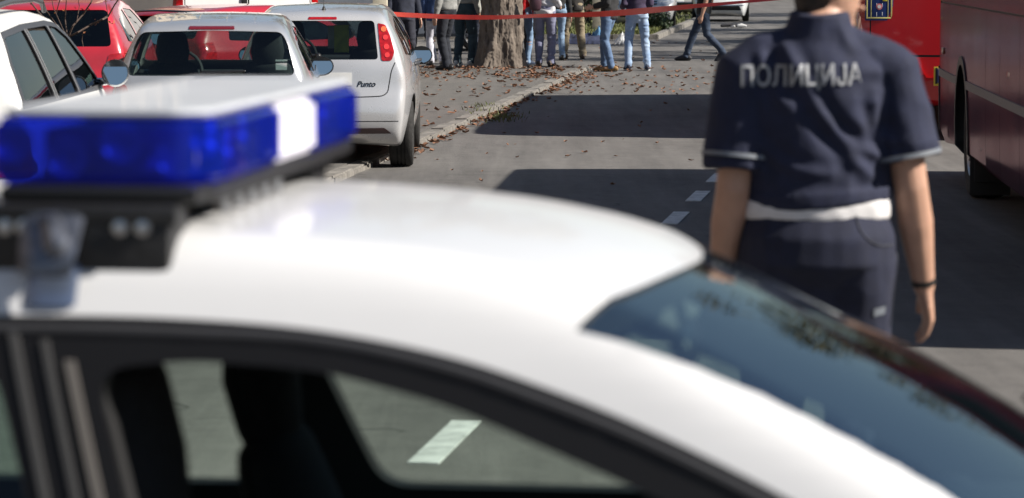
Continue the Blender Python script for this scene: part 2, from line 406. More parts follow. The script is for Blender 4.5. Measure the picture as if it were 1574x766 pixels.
def make_car(name, label, cat, loc, rz, shape, paint, wheels=(-1.255, 1.255, .72, .30), side_windows=(), front_window=None, rear_window=None,
             tails=(), heads=(), grooves_rear=(), grooves_side=(), cabin=(-1.5, 1.3, .55), gl=None, res=(104, 110, 34), group=None, seats=True,
             mirror=None, mirror_m=None, mirror_sz=(.10, .085), wheel_w=.19, wheel_off=.0, rim=None, track=None, pillar=None, thick=.035, dash=True, mirror_glass=None, handles=(), seat_z=.42, lining=None, two_sided_wheels=True, sides=(1, -1)):
    root = empty(name, loc, rz, label, cat, group); gl = gl or G_CAR
    nu, nx, nc = res
    S = shape.solid(0, nu, nx, nc)
    inner = shape.solid(-thick, nu // 2, nx // 2, nc // 2, mi=1)
    cab = boolean(inner, prism([(cabin[0], cabin[2]), (cabin[1], cabin[2]), (cabin[1], 3), (cabin[0], 3)], 'y', -2, 2), 'INTERSECT')
    cab.polygons.foreach_set("material_index", [2] * len(cab.polygons))
    body = boolean(S, cab, 'DIFFERENCE')
    def cut(c):
        nonlocal body
        body = boolean(body, c, 'DIFFERENCE')
    xr, xf, tr, wr = wheels
    for xw in (xr, xf):
        for sy in (-1, 1):
            c = cyl_y(xw, wr, wr + .055, (tr - wheel_w / 2 - .05) if sy > 0 else -2, 2 if sy > 0 else -(tr - wheel_w / 2 - .05))
            c.polygons.foreach_set("material_index", [1] * len(c.polygons)); cut(c)
    def dk(c):
        c.polygons.foreach_set("material_index", [1] * len(c.polygons)); return c
    for poly, _ in side_windows: cut(dk(prism(poly, 'y', -2, 2)))
    if rear_window is not None: cut(dk(prism(rear_window, 'x', -9, shape.a[0] - .0)))
    fwc = None if front_window is None else (prism(front_window[1], 'z', .9, 3) if isinstance(front_window, tuple) else prism(front_window, 'x', .1, 8))
    if fwc: cut(dk(fwc))
    core = None
    if grooves_rear or grooves_side:
        core = shape.solid(-.010, nu, nx, nc)
        for g, lo, hi in grooves_rear:
            c = boolean(prism(g, 'x', lo, hi), core, 'DIFFERENCE'); c.polygons.foreach_set("material_index", [1] * len(c.polygons)); cut(c)
        for g in grooves_side:
            c = boolean(prism(g, 'y', -2, 2), core, 'DIFFERENCE'); c.polygons.foreach_set("material_index", [1] * len(c.polygons)); cut(c)
    shade(body, 38)
    link("body", body, [paint, M_SEAL, lining or M_LIN], root)
    # glass: a thin skin just under the outer surface
    g_out = shape.solid(-.006, nu, nx, nc); g_in = shape.solid(-.011, nu, nx, nc)
    skin = boolean(g_out, g_in, 'DIFFERENCE')
    for poly, nm in side_windows:
        for lo, hi in ((.05, 2), (-2, -.05)): inter_piece(nm, skin, prism(poly, 'y', lo, hi), gl, root)
    if rear_window is not None: inter_piece("rear_window", skin, prism(rear_window, 'x', -9, shape.a[0]), gl, root)
    if front_window is not None: inter_piece("windshield", skin, fwc, gl, root)
    if tails or heads:
        pr = shape.solid(.006, nu, nx, nc); lin = shape.solid(-.03, nu // 2, nx // 2, nc // 2); lsk = boolean(pr, lin, 'DIFFERENCE')
        for poly, m in tails:
            for sgn in (1, -1):
                pp = [(p[0] * sgn, p[1]) for p in poly]
                if sgn < 0: pp = pp[::-1]
                inter_piece("tail_light", lsk, prism(pp, 'x', -9, shape.prof[:, 0].min() + .30), m, root)
        for poly, m in heads:
            for sgn in (1, -1):
                pp = [(p[0] * sgn, p[1]) for p in poly]
                if sgn < 0: pp = pp[::-1]
                inter_piece("headlight", lsk, prism(pp, 'x', shape.prof[:, 0].max() - .38, 9), m, root)
    for xw in (xr, xf):
        for sy in (-1, 1): make_wheel(root, xw, sy * tr, wr, wr, wheel_w, sy, rim_m=rim)
    if seats:
        for sy in (-.36, .36): seat(root, .12, sy, seat_z, M_SEAT, hz=(.0, .02))
        b = MB(); b.box((shape.a[0] + .42, 0, seat_z + .22), (.16, 1.1, .50), .05, Matrix.Rotation(-.2, 3, 'Y')); b.build("rear_bench", M_SEAT, root)
    if dash:
        b = MB(); b.box((.98, 0, .80), (.5, 1.25, .22), .06); b.build("dashboard", M_DARK, root)
        s = MB(); ring = [(.62 + .10 * math.sin(t) * .4, .36 + .18 * math.cos(t), .90 + .18 * math.sin(t)) for t in np.linspace(0, 2 * math.pi, 25)]
        s.tube(ring, .014, 8, dome=False); s.build("steering_wheel", M_DARK, root)
    if mirror:
        mx, my, mz = mirror
        for sy in sides:
            h = MB(); a, b_ = mirror_sz
            h.tube([(mx + .10, sy * (my + a), mz), (mx + .05, sy * (my + a), mz), (mx, sy * (my + a), mz), (mx - .02, sy * (my + a), mz)], [(a * .55, b_ * .55), (a * .9, b_ * .9), (a, b_), (a, b_)], 20, ref=(0, 1, 0), dome=False)
            h.tube([(mx + .08, sy * (my - .06), mz - b_ * .7), (mx + .05, sy * (my + a * .6), mz - b_ * .6)], [.03, .025], 8)
            ho = h.build("side_mirror", mirror_m or M_BLK, root)
            g = MB(); g.tube([(mx - .021, sy * (my + a), mz), (mx - .026, sy * (my + a), mz + .0007)], (a * .90, b_ * .88), 24, ref=(0, 1, 0), dome=False)
            g.build("mirror_glass", mirror_glass or M_MIRR, ho)
    return root, shape
# ------------------------------------------------------------------ ground
def asphalt(name, c_lo, c_hi, streak_ang, streak=1.0, seed=0.0):
    m = bpy.data.materials.new(name); m.use_nodes = True; n = m.node_tree; b = n.nodes["Principled BSDF"]; L = n.links.new
    tc = n.nodes.new("ShaderNodeTexCoord")
    def noise_(scale, detail=6, rough=.6, vec=None, dist=0):
        t = n.nodes.new("ShaderNodeTexNoise"); t.inputs["Scale"].default_value = scale; t.inputs["Detail"].default_value = detail
        t.inputs["Roughness"].default_value = rough; t.inputs["Distortion"].default_value = dist
        L(vec if vec else tc.outputs["Object"], t.inputs["Vector"]); return t.outputs["Fac"]
    def rng(v, a, b_, c=0., d=1.):
        r = n.nodes.new("ShaderNodeMapRange"); r.inputs[1].default_value = a; r.inputs[2].default_value = b_; r.inputs[3].default_value = c; r.inputs[4].default_value = d
        L(v, r.inputs[0]); return r.outputs[0]
    def math_(op, a, b_):
        q = n.nodes.new("ShaderNodeMath"); q.operation = op
        for i, s in enumerate((a, b_)):
            if isinstance(s, (int, float)): q.inputs[i].default_value = s
            else: L(s, q.inputs[i])
        return q.outputs[0]
    mp = n.nodes.new("ShaderNodeMapping"); mp.inputs["Rotation"].default_value = (0, 0, streak_ang); mp.inputs["Scale"].default_value = (2.6, .12, 1)
    mp.inputs["Location"].default_value = (seed, seed, 0); L(tc.outputs["Object"], mp.inputs[0])
    mp2 = n.nodes.new("ShaderNodeMapping"); mp2.inputs["Rotation"].default_value = (0, 0, streak_ang + R(84)); mp2.inputs["Scale"].default_value = (3.2, .25, 1); L(tc.outputs["Object"], mp2.inputs[0])
    big = rng(noise_(.35, 4), .35, .65); st = rng(noise_(1.0, 7, .65, mp.outputs[0]), .35, .65); st2 = rng(noise_(1.0, 7, .65, mp2.outputs[0], .4), .45, .7)
    mid = rng(noise_(5, 6), .35, .65); fine = rng(noise_(140, 2, .7), .25, .75)
    vor = n.nodes.new("ShaderNodeTexVoronoi"); vor.inputs["Scale"].default_value = 160; L(tc.outputs["Object"], vor.inputs["Vector"])
    agg = rng(vor.outputs["Distance"], .0, .5)
    f = math_('ADD', math_('MULTIPLY', big, .22), math_('MULTIPLY', st, .26 * streak))
    f = math_('ADD', f, math_('MULTIPLY', st2, .26 * streak)); f = math_('ADD', f, math_('MULTIPLY', mid, .16)); f = math_('ADD', f, math_('MULTIPLY', fine, .22)); f = math_('ADD', f, math_('MULTIPLY', agg, .14))
    # cracks
    cv = n.nodes.new("ShaderNodeTexVoronoi"); cv.feature = 'DISTANCE_TO_EDGE'; cv.inputs["Scale"].default_value = .33
    nd = n.nodes.new("ShaderNodeTexNoise"); nd.inputs["Scale"].default_value = 2.2; L(tc.outputs["Object"], nd.inputs["Vector"])
    va = n.nodes.new("ShaderNodeVectorMath"); va.operation = 'MULTIPLY_ADD'; L(nd.outputs["Color"], va.inputs[0]); va.inputs[1].default_value = (.9, .9, 0); L(tc.outputs["Object"], va.inputs[2]); L(va.outputs[0], cv.inputs["Vector"])
    crack = math_('MULTIPLY', rng(cv.outputs["Distance"], .0, .006, 1, 0), rng(noise_(.8), .5, .6))
    mx = n.nodes.new("ShaderNodeMix"); mx.data_type = 'RGBA'; mx.inputs["A"].default_value = hexcol(c_lo); mx.inputs["B"].default_value = hexcol(c_hi); L(f, mx.inputs["Factor"])
    mc = n.nodes.new("ShaderNodeMix"); mc.data_type = 'RGBA'; L(math_('MULTIPLY', crack, .75), mc.inputs["Factor"]); L(mx.outputs["Result"], mc.inputs["A"]); mc.inputs["B"].default_value = (.018, .017, .016, 1)
    L(mc.outputs["Result"], b.inputs["Base Color"]); b.inputs["Roughness"].default_value = .88; b.inputs["Specular IOR Level"].default_value = .35
    bp = n.nodes.new("ShaderNodeBump"); bp.inputs["Strength"].default_value = .55; bp.inputs["Distance"].default_value = .006
    L(math_('ADD', agg, math_('MULTIPLY', fine, .6)), bp.inputs["Height"]); L(bp.outputs[0], b.inputs["Normal"])
    return m
ROAD_A = math.atan(.141); KERB_K = .107
def kerbX(D): return -1.33 + KERB_K * (D - 25.5)
A_ROAD = asphalt("asphalt_road", (.046, .044, .043), (.195, .185, .175), -ROAD_A)
A_WALK = asphalt("asphalt_walk", (.075, .071, .066), (.19, .179, .166), -ROAD_A, .6, 4.0)
g = mobj("ground", [(-900, -300, -.06), (900, -300, -.06), (900, 1500, -.06), (-900, 1500, -.06)], [[0, 1, 2, 3]], mat("earth", (.10, .09, .075), .95, var=.25, scale=.5), smooth=False); tag(g, kind="structure")
road = mobj("road", [(-60, -30, 0), (60, -30, 0), (60, 400, 0), (-60, 400, 0)], [[0, 1, 2, 3]], A_ROAD, smooth=False); tag(road, kind="structure")
# lane dashes, worn white paint
paint = mat("road_paint", (.62, .62, .60), .7, var=.22, scale=9, bump=.2)
def lane(D): return -.25 + .141 * (D - 11.25)
for k in range(-4, 9):
    d0 = 11.25 - .5 + k * 1.985; d1 = d0 + 1.0; hw = .058
    if d0 > 26.5: break
    dr = Vector((.141, 1)).normalized(); nx, ny = dr.y, -dr.x
    vs = []
    for z in (.0, .005):
        for (d, s) in ((d0, -1), (d0, 1), (d1, 1), (d1, -1)): vs.append((lane(d) + nx * hw * s, d + ny * hw * s, z))
    mobj("lane_dash", vs, [[4, 5, 6, 7], [0, 1, 5, 4], [1, 2, 6, 5], [2, 3, 7, 6], [3, 0, 4, 7]], paint, road, smooth=False)
# sidewalk slab with a kerb of single stones
KH = .065
def kerb_pt(D, off): # off>0 towards the road
    return Vector((kerbX(D) + off, D - off * KERB_K))
D0, D1 = -4.0, 50.6
walk_v = [(-60, D0), (kerbX(D0) - .15, D0), (kerbX(D1) - .15, D1), (-60, D1 + .6)]
vv = [(x, y, KH - .004) for x, y in walk_v] + [(x, y, -.05) for x, y in walk_v]
walk = mobj("sidewalk", vv, [[0, 1, 2, 3], [1, 0, 4, 5], [2, 1, 5, 6], [3, 2, 6, 7]], A_WALK, smooth=False); tag(walk, kind="structure")
stone = mat("kerb_stone", (.215, .20, .18), .85, var=.22, scale=9, bump=.5, bscale=35)
rs = random.Random(3)
def kerb_stone_mesh(seed):
    q = random.Random(seed); bm = bmesh.new(); bmesh.ops.create_cube(bm, size=1.0); bmesh.ops.scale(bm, vec=(.16, .985, .30), verts=bm.verts)
    bmesh.ops.bevel(bm, geom=bm.edges[:], offset=.016, segments=2, affect='EDGES')
    bmesh.ops.subdivide_edges(bm, edges=[e for e in bm.edges if e.calc_length() > .5], cuts=4)
    for v in bm.verts: v.co += Vector((q.uniform(-.004, .004), 0, q.uniform(-.005, .003)))
    me = bpy.data.meshes.new("kerb_stone"); bm.to_mesh(me); bm.free(); shade(me, 35); me.materials.append(stone); return me
kms = [kerb_stone_mesh(i) for i in range(4)]
ka = -math.atan(KERB_K)
for k in range(-14, 35):
    Dk = 17.0 + k * .9945
    if Dk > D1: break
    o = bpy.data.objects.new("kerb_stone", kms[k % 4]); COL.objects.link(o); o.parent = walk
    c = kerb_pt(Dk, -.08); o.location = (c.x + rs.uniform(-.008, .008), c.y, KH - .15 + rs.uniform(-.012, .006)); o.rotation_euler = (rs.uniform(-.006, .006), rs.uniform(-.02, .02), ka + rs.uniform(-.006, .006))
# grass verge beyond the driveway mouth
V0 = gnd(999, 61)
vd = V0.y
verge = mobj("grass_verge", [(-14, vd + .2, .10), (kerbX(vd) - .2, vd + .2, .10), (kerbX(130) - .2, 130, .10), (-14, 130, .10), (-14, vd + .2, -.05), (kerbX(vd) - .2, vd + .2, -.05), (kerbX(130) - .2, 130, -.05)],
    [[0, 1, 2, 3], [0, 4, 5, 1], [1, 5, 6, 2]], mat("verge_soil", (.10, .095, .05), .95, var=.4, scale=3, bump=.6, bscale=30), smooth=False); tag(verge, kind="structure")
for k in range(26):
    Dk = vd + k * .9945 + .5
    o = bpy.data.objects.new("kerb_stone", kms[k % 4]); COL.objects.link(o); o.parent = verge
    o.location = (kerbX(Dk) - .11, Dk, -.03); o.rotation_euler = (0, 0, ka + rs.uniform(-.01, .01))
for k in range(9):
    o = bpy.data.objects.new("kerb_stone", kms[k % 4]); COL.objects.link(o); o.parent = verge
    o.location = (kerbX(vd) - .6 - k, vd + .08, -.03); o.rotation_euler = (0, 0, R(90) + rs.uniform(-.01, .01))

# ------------------------------------------------------------------ police car (foreground)
PC = Shape([(-2.2, .24), (1.9, .22), (2.34, .34), (2.42, .55), (2.30, .76), (1.85, .89), (1.44, .95), (1.20, 1.052), (.965, 1.182), (.712, 1.298), (.505, 1.384), (.28, 1.431), (0, 1.452), (-.35, 1.454), (-.70, 1.412), (-1.10, 1.265), (-1.50, 1.10), (-1.85, 1.01), (-2.20, .97), (-2.40, .85), (-2.42, .55), (-2.36, .32)],
    [(.1, .74), (.25, .82), (.5, .88), (.75, .875), (.90, .80), (1.0, .745), (1.15, .675), (1.28, .612), (1.345, .575), (1.42, .53), (1.6, .42)],
    [(-2.6, .84), (-2.2, .93), (-1.4, .985), (0, 1.0), (1.2, .99), (1.9, .93), (2.3, .82), (2.6, .7)], bow=.18, crown=.055, k=.06, zc=.78, a=(-1.5, 1.5))
p_white = mat("police_white", (.75, .75, .755), .30, coat=.45, var=.02, scale=2)
PRZ = R(-7)
win_f = roundpoly([(-.018, .885), (-.165, 1.275), (-.04, 1.287), (.13, 1.278), (.30, 1.238), (.55, 1.142), (.80, 1.03), (1.02, .885)], .05)
win_r = roundpoly([(-.148, .885), (-.30, 1.285), (-.60, 1.285), (-.85, 1.22), (-1.12, 1.08), (-1.20, .93), (-1.12, .885)], .05)
_hd = catmull([(.458, -.582), (.485, -.54), (.515, -.42), (.55, -.2), (.572, 0), (.576, .12), (.56, .30), (.52, .45), (.458, .582)], False, 4).tolist()
ws_poly = ('z', np.array(_hd + [(.70, .605), (1.0, .655), (1.24, .685), (1.30, .66), (1.36, .30), (1.38, 0), (1.36, -.30), (1.30, -.66), (1.24, -.685), (1.0, -.655), (.70, -.605)])[::-1])
rw_poly = roundpoly([(-.56, 1.06), (.56, 1.06), (.44, 1.29), (-.44, 1.29)], .05)
pcar, _ = make_car("police_car", "white police car in the blurred foreground with a blue light bar on its roof", "police car", (-.301, 4.471, 0), PRZ, PC, p_white,
    wheels=(-1.30, 1.45, .76, .31), side_windows=[(win_f, "side_window"), (win_r, "side_window")], front_window=ws_poly, rear_window=rw_poly,
    cabin=(-1.45, 1.30, .50), res=(170, 180, 46), seats=False, dash=False, lining=mat("police_lining", (.045, .05, .055), .8), gl=glass("police_glass", (.80, .88, .84)), mirror=(.86, .80, .96), sides=(1, -1),
    tails=[(roundpoly([(.45, .62), (.9, .62), (.9, .82), (.45, .80)], .03), M_TAIL)], heads=[(roundpoly([(.45, .58), (.95, .62), (.95, .78), (.5, .74)], .03), M_CLEAR)], thick=.045)
pout = PC.solid(.004, 170, 180, 46); pin = PC.solid(-.012, 110, 120, 30); psk = boolean(pout, pin, 'DIFFERENCE')
frame_poly = np.concatenate([catmull([(1.22, .86), (1.06, .955), (.90, 1.045), (.745, 1.130), (.55, 1.216), (.42, 1.262), (.30, 1.296), (.129, 1.325), (-.046, 1.337), (-.263, 1.339), (-.60, 1.330), (-.88, 1.278), (-1.16, 1.13), (-1.28, .98)], False, 6), np.array([(-1.27, .86)])])
fr = prism(frame_poly, 'y', -2, 2)
for q in (win_f, win_r): fr = boolean(fr, prism(q, 'y', -3, 3), 'DIFFERENCE')
for lo, hi in ((.05, 2), (-2, -.05)):
    half = boolean(fr, prism([(-3, .5), (3, .5), (3, 2), (-3, 2)], 'y', lo, hi), 'INTERSECT')
    dfr = inter_piece("door_frame", psk, half, mat("door_frame_black", (.008, .008, .009), .5, spec=.2), pcar)
# the near front pane is wound down into the door
for o in list(pcar.children):
    if o.name.startswith("side_window"):
        xs = [v.co for v in o.data.vertices]
        if min(c.y for c in xs) < -.1 and max(c.x for c in xs) > .5: o.location.z = -.41
    if o.name.startswith("windshield"): o.data.materials.clear(); o.data.materials.append(glass("windshield_glass", (.74, .82, .80), ior=4.3, refl=(.90, .98, 1.0)))
# rubber and metal strips on the frame and the B pillar (near side and far side)
psk2 = boolean(PC.solid(.009, 170, 180, 46), pin, 'DIFFERENCE')
def strip(x_top, x_bot, w_, m, z0=.89, z1=1.30, sides=((-2, -.05),)):
    for lo, hi in sides: inter_piece("pillar_trim", psk2, prism([(x_bot, z0), (x_bot + w_, z0), (x_top + w_, z1), (x_top, z1)], 'y', lo, hi), m, pcar)
m_str1 = mat("pillar_grey", (.05, .049, .048), .5); m_str2 = mat("pillar_pale", (.12, .11, .10), .5)
strip(-.286, -.140, .012, m_str1, z1=1.325); strip(-.240, -.098, .010, m_str1, z1=1.31); strip(-.205, -.068, .013, m_str2, z1=1.285)
# roof drip moulding: soft lighter line along the black frame
ml = MB(); pts = []
for (x, z) in catmull([(.9, 1.030), (.745, 1.112), (.55, 1.198), (.42, 1.244), (.30, 1.280), (.129, 1.311), (-.046, 1.319), (-.263, 1.321), (-.60, 1.312), (-.88, 1.262)], False, 6):
    yy = np.linspace(.4, .9, 400); f_ = PC.F(np.stack([np.full(400, x), yy, np.full(400, z)], 1)); pts.append((x, -(yy[np.argmin(np.abs(f_))] + .002), z))
ml.tube(pts, (.008, .009), 8, ref=(0, 1, 0)); ml.build("roof_moulding", mat("moulding", (.04, .04, .043), .45, spec=.3), pcar)
seat(pcar, .165, -.36, .430, M_SEAT, hw=.27, hz=(.01, .01)); seat(pcar, .185, .36, .445, M_SEAT, hw=.27, hz=(.01, .01))
b = MB(); b.box((-.95, 0, .66), (.16, 1.2, .56), .05, Matrix.Rotation(-.25, 3, 'Y')); b.build("rear_bench", M_SEAT, pcar)
b = MB(); b.box((1.10, 0, .86), (.46, 1.30, .17), .06); b.box((.9, .36, .93), (.2, .36, .08), .03); b.build("dashboard", mat("dash_plastic", (.03, .033, .04), .6), pcar)
s_ = MB(); s_.tube([(.70 + .05 * math.sin(t), .36 + .185 * math.cos(t), .88 + .17 * math.sin(t)) for t in np.linspace(0, 2 * math.pi, 25)], .014, 8, dome=False); s_.tube([(.72, .20, .88), (.72, .52, .88)], .03, 8); s_.build("steering_wheel", M_DARK, pcar)
for sy in (-.30, .30):
    v_ = MB(); v_.box((.46, sy, 1.275), (.20, .34, .018), .008, Matrix.Rotation(.42, 3, 'Y')); v_.build("sun_visor", mat("visor", (.22, .21, .20), .8), pcar)
m_ = MB(); m_.tube([(.56, -.11, 1.235), (.56, .11, 1.235)], (.035, .02), 12, ref=(0, 0, 1)); m_.tube([(.56, 0, 1.25), (.55, 0, 1.30)], .008, 6); m_.build("rear_view_mirror", M_BLK, pcar)
# wiper on the cowl
w_ = MB(); w_.tube([(1.30, -.5, .995), (1.14, .1, 1.075)], .008, 6); w_.tube([(1.27, .0, 1.01), (1.08, .52, 1.095)], .008, 6); w_.build("wiper", M_BLK, pcar)

# light bar
lb = MB(); lb.box((-.185, .05, 1.492), (.27, 1.13, .022), .008)
lb_o = lb.build("light_bar", mat("bar_black", (.012, .012, .013), .45), pcar)
def barpoly(x0, x1, y0, y1, r): return roundpoly([(x0, y0), (x1, y0), (x1, y1), (x0, y1)], r, 6)
def slab(name, poly, z0, z1, m, par, bev=.010):
    me = prism(poly, 'z', z0, z1); bm = bmesh.new(); bm.from_mesh(me)
    bmesh.ops.dissolve_limit(bm, angle_limit=R(1), verts=bm.verts, edges=bm.edges)
    es = [e for e in bm.edges if abs(e.verts[0].co.z - e.verts[1].co.z) < 1e-5]
    if bev: bmesh.ops.bevel(bm, geom=es, offset=bev, segments=3, affect='EDGES')
    bm.to_mesh(me); bm.free(); shade(me, 40); return link(name, me, m, par)
def blue_lens():
    m = bpy.data.materials.new("blue_lens"); m.use_nodes = True; n = m.node_tree; n.nodes.remove(n.nodes["Principled BSDF"])
    tr = n.nodes.new("ShaderNodeBsdfTransparent"); tr.inputs[0].default_value = (.10, .17, .85, 1)
    df = n.nodes.new("ShaderNodeBsdfTranslucent"); df.inputs[0].default_value = (.012, .06, .95, 1)
    d2 = n.nodes.new("ShaderNodeBsdfDiffuse"); d2.inputs[0].default_value = (.016, .045, .50, 1)
    gl = n.nodes.new("ShaderNodeBsdfGlossy"); gl.inputs["Roughness"].default_value = .06
    fr_ = n.nodes.new("ShaderNodeFresnel"); fr_.inputs[0].default_value = 1.4
    a = n.nodes.new("ShaderNodeMixShader"); a.inputs[0].default_value = .5; n.links.new(df.outputs[0], a.inputs[1]); n.links.new(d2.outputs[0], a.inputs[2])
    c = n.nodes.new("ShaderNodeMixShader"); c.inputs[0].default_value = .42; n.links.new(tr.outputs[0], c.inputs[1]); n.links.new(a.outputs[0], c.inputs[2])
    e = n.nodes.new("ShaderNodeMixShader"); ge = n.nodes.new("ShaderNodeNewGeometry"); iv = n.nodes.new("ShaderNodeMath"); iv.operation = 'SUBTRACT'; iv.inputs[0].default_value = 1.0
    mu = n.nodes.new("ShaderNodeMath"); mu.operation = 'MULTIPLY'; n.links.new(ge.outputs["Backfacing"], iv.inputs[1]); n.links.new(fr_.outputs[0], mu.inputs[0]); n.links.new(iv.outputs[0], mu.inputs[1])
    n.links.new(mu.outputs[0], e.inputs[0]); n.links.new(c.outputs[0], e.inputs[1]); n.links.new(gl.outputs[0], e.inputs[2])
    n.links.new(e.outputs[0], n.nodes["Material Output"].inputs[0]); return m
BL = blue_lens()
X0, X1 = -.335, -.030
slab("blue_lens", roundpoly([(X0, -.50), (X1 - .045, -.50), (X1, -.455), (X1, -.045), (X0, -.045)], .02), 1.505, 1.592, BL, lb_o)
slab("blue_lens", roundpoly([(X0, .235), (X1, .235), (X1, .605), (X1 - .045, .65), (X0, .65)], .02), 1.505, 1.592, BL, lb_o)
slab("speaker_housing", roundpoly([(X0 + .004, -.043), (X1 - .002, -.043), (X1 - .002, .233), (X0 + .004, .233)], .012), 1.505, 1.590, mat("bar_white", (.74, .72, .80), .35, var=.05, scale=20), lb_o)
slab("bar_top", roundpoly([(X0 + .012, -.485), (X1 - .05, -.485), (X1 - .014, -.45), (X1 - .014, .60), (X1 - .05, .635), (X0 + .012, .635)], .02), 1.5935, 1.604, mat("bar_top_grey", (.52, .54, .57), .5, coat=.15, var=.06, scale=5), lb_o, .004)
slab("bar_base", roundpoly([(X0 + .01, -.495), (X1 - .045, -.495), (X1 - .008, -.455), (X1 - .008, .60), (X1 - .045, .64), (X0 + .01, .64)], .02), 1.478, 1.5035, mat("bar_black", (.012, .012, .013), .45), lb_o, .006)
MR = mat("bar_reflector", (.80, .83, .88), .18, metal=.9)
BD = mat("bar_inner_blue", (.05, .12, .60), .4)
for y0, y1 in ((-.47, -.06), (.25, .58)):
    r_ = MB(); r_.box(((X0 + X1) / 2 - .02, (y0 + y1) / 2, 1.545), (.15, y1 - y0 - .05, .062), .01); r_.build("reflector_block", BD, lb_o)
    for k in range(4):
        yy = y0 + .05 + (y1 - y0 - .1) * k / 3
        r_ = MB(); r_.lathe([(.004, 0), (.026, .022), (.029, .022), (.010, -.004)], 16, 'x', (X1 - .068, yy, 1.55 + (.008 if k % 2 else -.008))); r_.build("reflector_bowl", MR, lb_o)
for k in range(4):
    r_ = MB(); r_.lathe([(.004, -.0), (.026, -.022), (.029, -.022), (.010, .004)], 16, 'y', (X1 - .055 - .075 * k, -.462, 1.552 + (.008 if k % 2 else -.012))); r_.build("reflector_bowl", MR, lb_o)
# feet, clamps and straps
MF = mat("bar_foot", (.014, .014, .015), .5, bump=.2)
for y_, nm in ((-.49, -1), (.52, 1)):
    f_ = MB(); f_.box((-.205, y_, 1.433), (.25, .11, .094), .012); f_.box((-.205, y_ - .035 * (1 if nm < 0 else -1), 1.468), (.27, .05, .025), .006)
    fo = f_.build("bar_foot", MF, lb_o)
    for bx in (-.30, -.275, -.145, -.115):
        q = MB(); q.lathe([(.0005, -.012), (.010, -.010), (.010, .004), (.0005, .004)], 12, 'y', (bx, y_ - .056 if nm < 0 else y_ + .056, 1.452)); q.build("bolt", mat("bolt_steel", (.55, .55, .56), .3, metal=1.0), fo)
    cl = MB(); sg = -1 if nm < 0 else 1
    cl.tube([(-.235, y_ + sg * .05, 1.475), (-.235, y_ + sg * .082, 1.44), (-.238, y_ + sg * .098, 1.395)], [(.042, .006), (.040, .006), (.036, .005)], 10, ref=(1, 0, 0)); cl.tube([(-.235, y_ + sg * .07, 1.455), (-.225, y_ + sg * .082, 1.43)], [.018, .022], 8)
    cl.build("clamp", mat("clamp_steel", (.16, .17, .20), .35, metal=.8, var=.3, scale=30), lb_o)
    # strap plate hugging the roof edge
    sp = MB(); pl = []
    for yy in np.linspace(.46, .575, 9):
        zz = np.linspace(1.25, 1.46, 400); fv = PC.F(np.stack([np.full(400, -.235), np.full(400, yy), zz], 1)); pl.append((-.235, sg * yy + .0, zz[np.argmin(np.abs(fv))] + .006))
    sp.tube(pl, (.034, .004), 10, ref=(1, 0, 0)); sp.build("strap", mat("strap_steel", (.20, .25, .36), .35, metal=.7), lb_o)
for k in range(5):
    q = MB(); q.lathe([(.0005, -.01), (.011, -.01), (.011, .01), (.0005, .01)], 10, 'z', (X1 - .02, -.36 + .09 * k, 1.468)); q.build("bolt", mat("bolt_steel", (.55, .55, .56), .3, metal=1.0), lb_o)
# ------------------------------------------------------------------ parked cars
def band(line, w_=.007):
    L_ = [np.array(p, float) for p in line]; a = []; b_ = []
    for i, p in enumerate(L_):
        t = L_[min(i + 1, len(L_) - 1)] - L_[max(i - 1, 0)]; t = t / np.linalg.norm(t); nn = np.array([-t[1], t[0]]) * w_ / 2
        a.append(p + nn); b_.append(p - nn)
    return np.array(a + b_[::-1])
def text_mesh(s, size, extrude=.002, shear=0.0, bold=0.0):
    cu = bpy.data.curves.new("txt", 'FONT'); cu.body = s; cu.size = size; cu.extrude = extrude; cu.align_x = 'CENTER'; cu.align_y = 'CENTER'; cu.shear = shear; cu.offset = bold
    o = bpy.data.objects.new("txt", cu); SC.collection.objects.link(o); me = evald(o); bpy.data.objects.remove(o); return me
def surf_x(shape, y, z, rear=True, off=.0):
    xs = np.linspace(-3 if rear else 3, 0, 3000); f_ = shape.F(np.stack([xs, np.full(3000, y), np.full(3000, z)], 1)) - off
    return xs[np.argmax(f_ < 0)]
def place(px, D): return (px - CX) / F_PX * D
def hatch(L_=4.0, W=.80, Hh=1.42, tail=0.0, lean=0.0, k=.05, bow=.06):
    s = Hh / 1.42
    prof = [(-1.80, .26), (-1.895, .34), (-1.925, .50), (-1.90, .63), (-1.865, .74), (-1.83, .93), (-1.72 - lean, 1.15), (-1.63 - lean, 1.29), (-1.52 - lean, 1.348), (-1.1, 1.405), (-.5, 1.425), (0, 1.41), (.35, 1.34), (.8, 1.14), (1.2, .96), (1.6, .86), (1.92, .70), (2.02, .48), (1.96, .28), (1.8, .2), (-1.6, .22)]
    q = L_ / 4.0
    return Shape([(x * q, z * s if z > .95 else z) for x, z in prof],
        [(.1, W * .86), (.3, W * .955), (.55, W * 1.01), (.8, W), (.93 * s, W * .955), (1.1 * s, W * .865), (1.28 * s, W * .745), (1.38 * s, W * .67), (1.55 * s, W * .52)],
        [(-2.15 * q, .80), (-1.9 * q, .875), (-1.5 * q, .955), (-.8 * q, 1.0), (.8 * q, 1.0), (1.5 * q, .95), (1.9 * q, .83), (2.15 * q, .7)], bow=bow, crown=.07, k=k, zc=.66, a=(-1.25 * q, 1.25 * q))
SW1 = [(-1.36, .985), (-1.27, 1.20), (-.64, 1.305), (-.60, .955)]; SW2 = [(-.52, .95), (-.54, 1.308), (.10, 1.285), (.45, 1.15), (.80, .965)]
WSH = [(-.66, .99), (.66, .99), (.52, 1.32), (-.52, 1.32)]
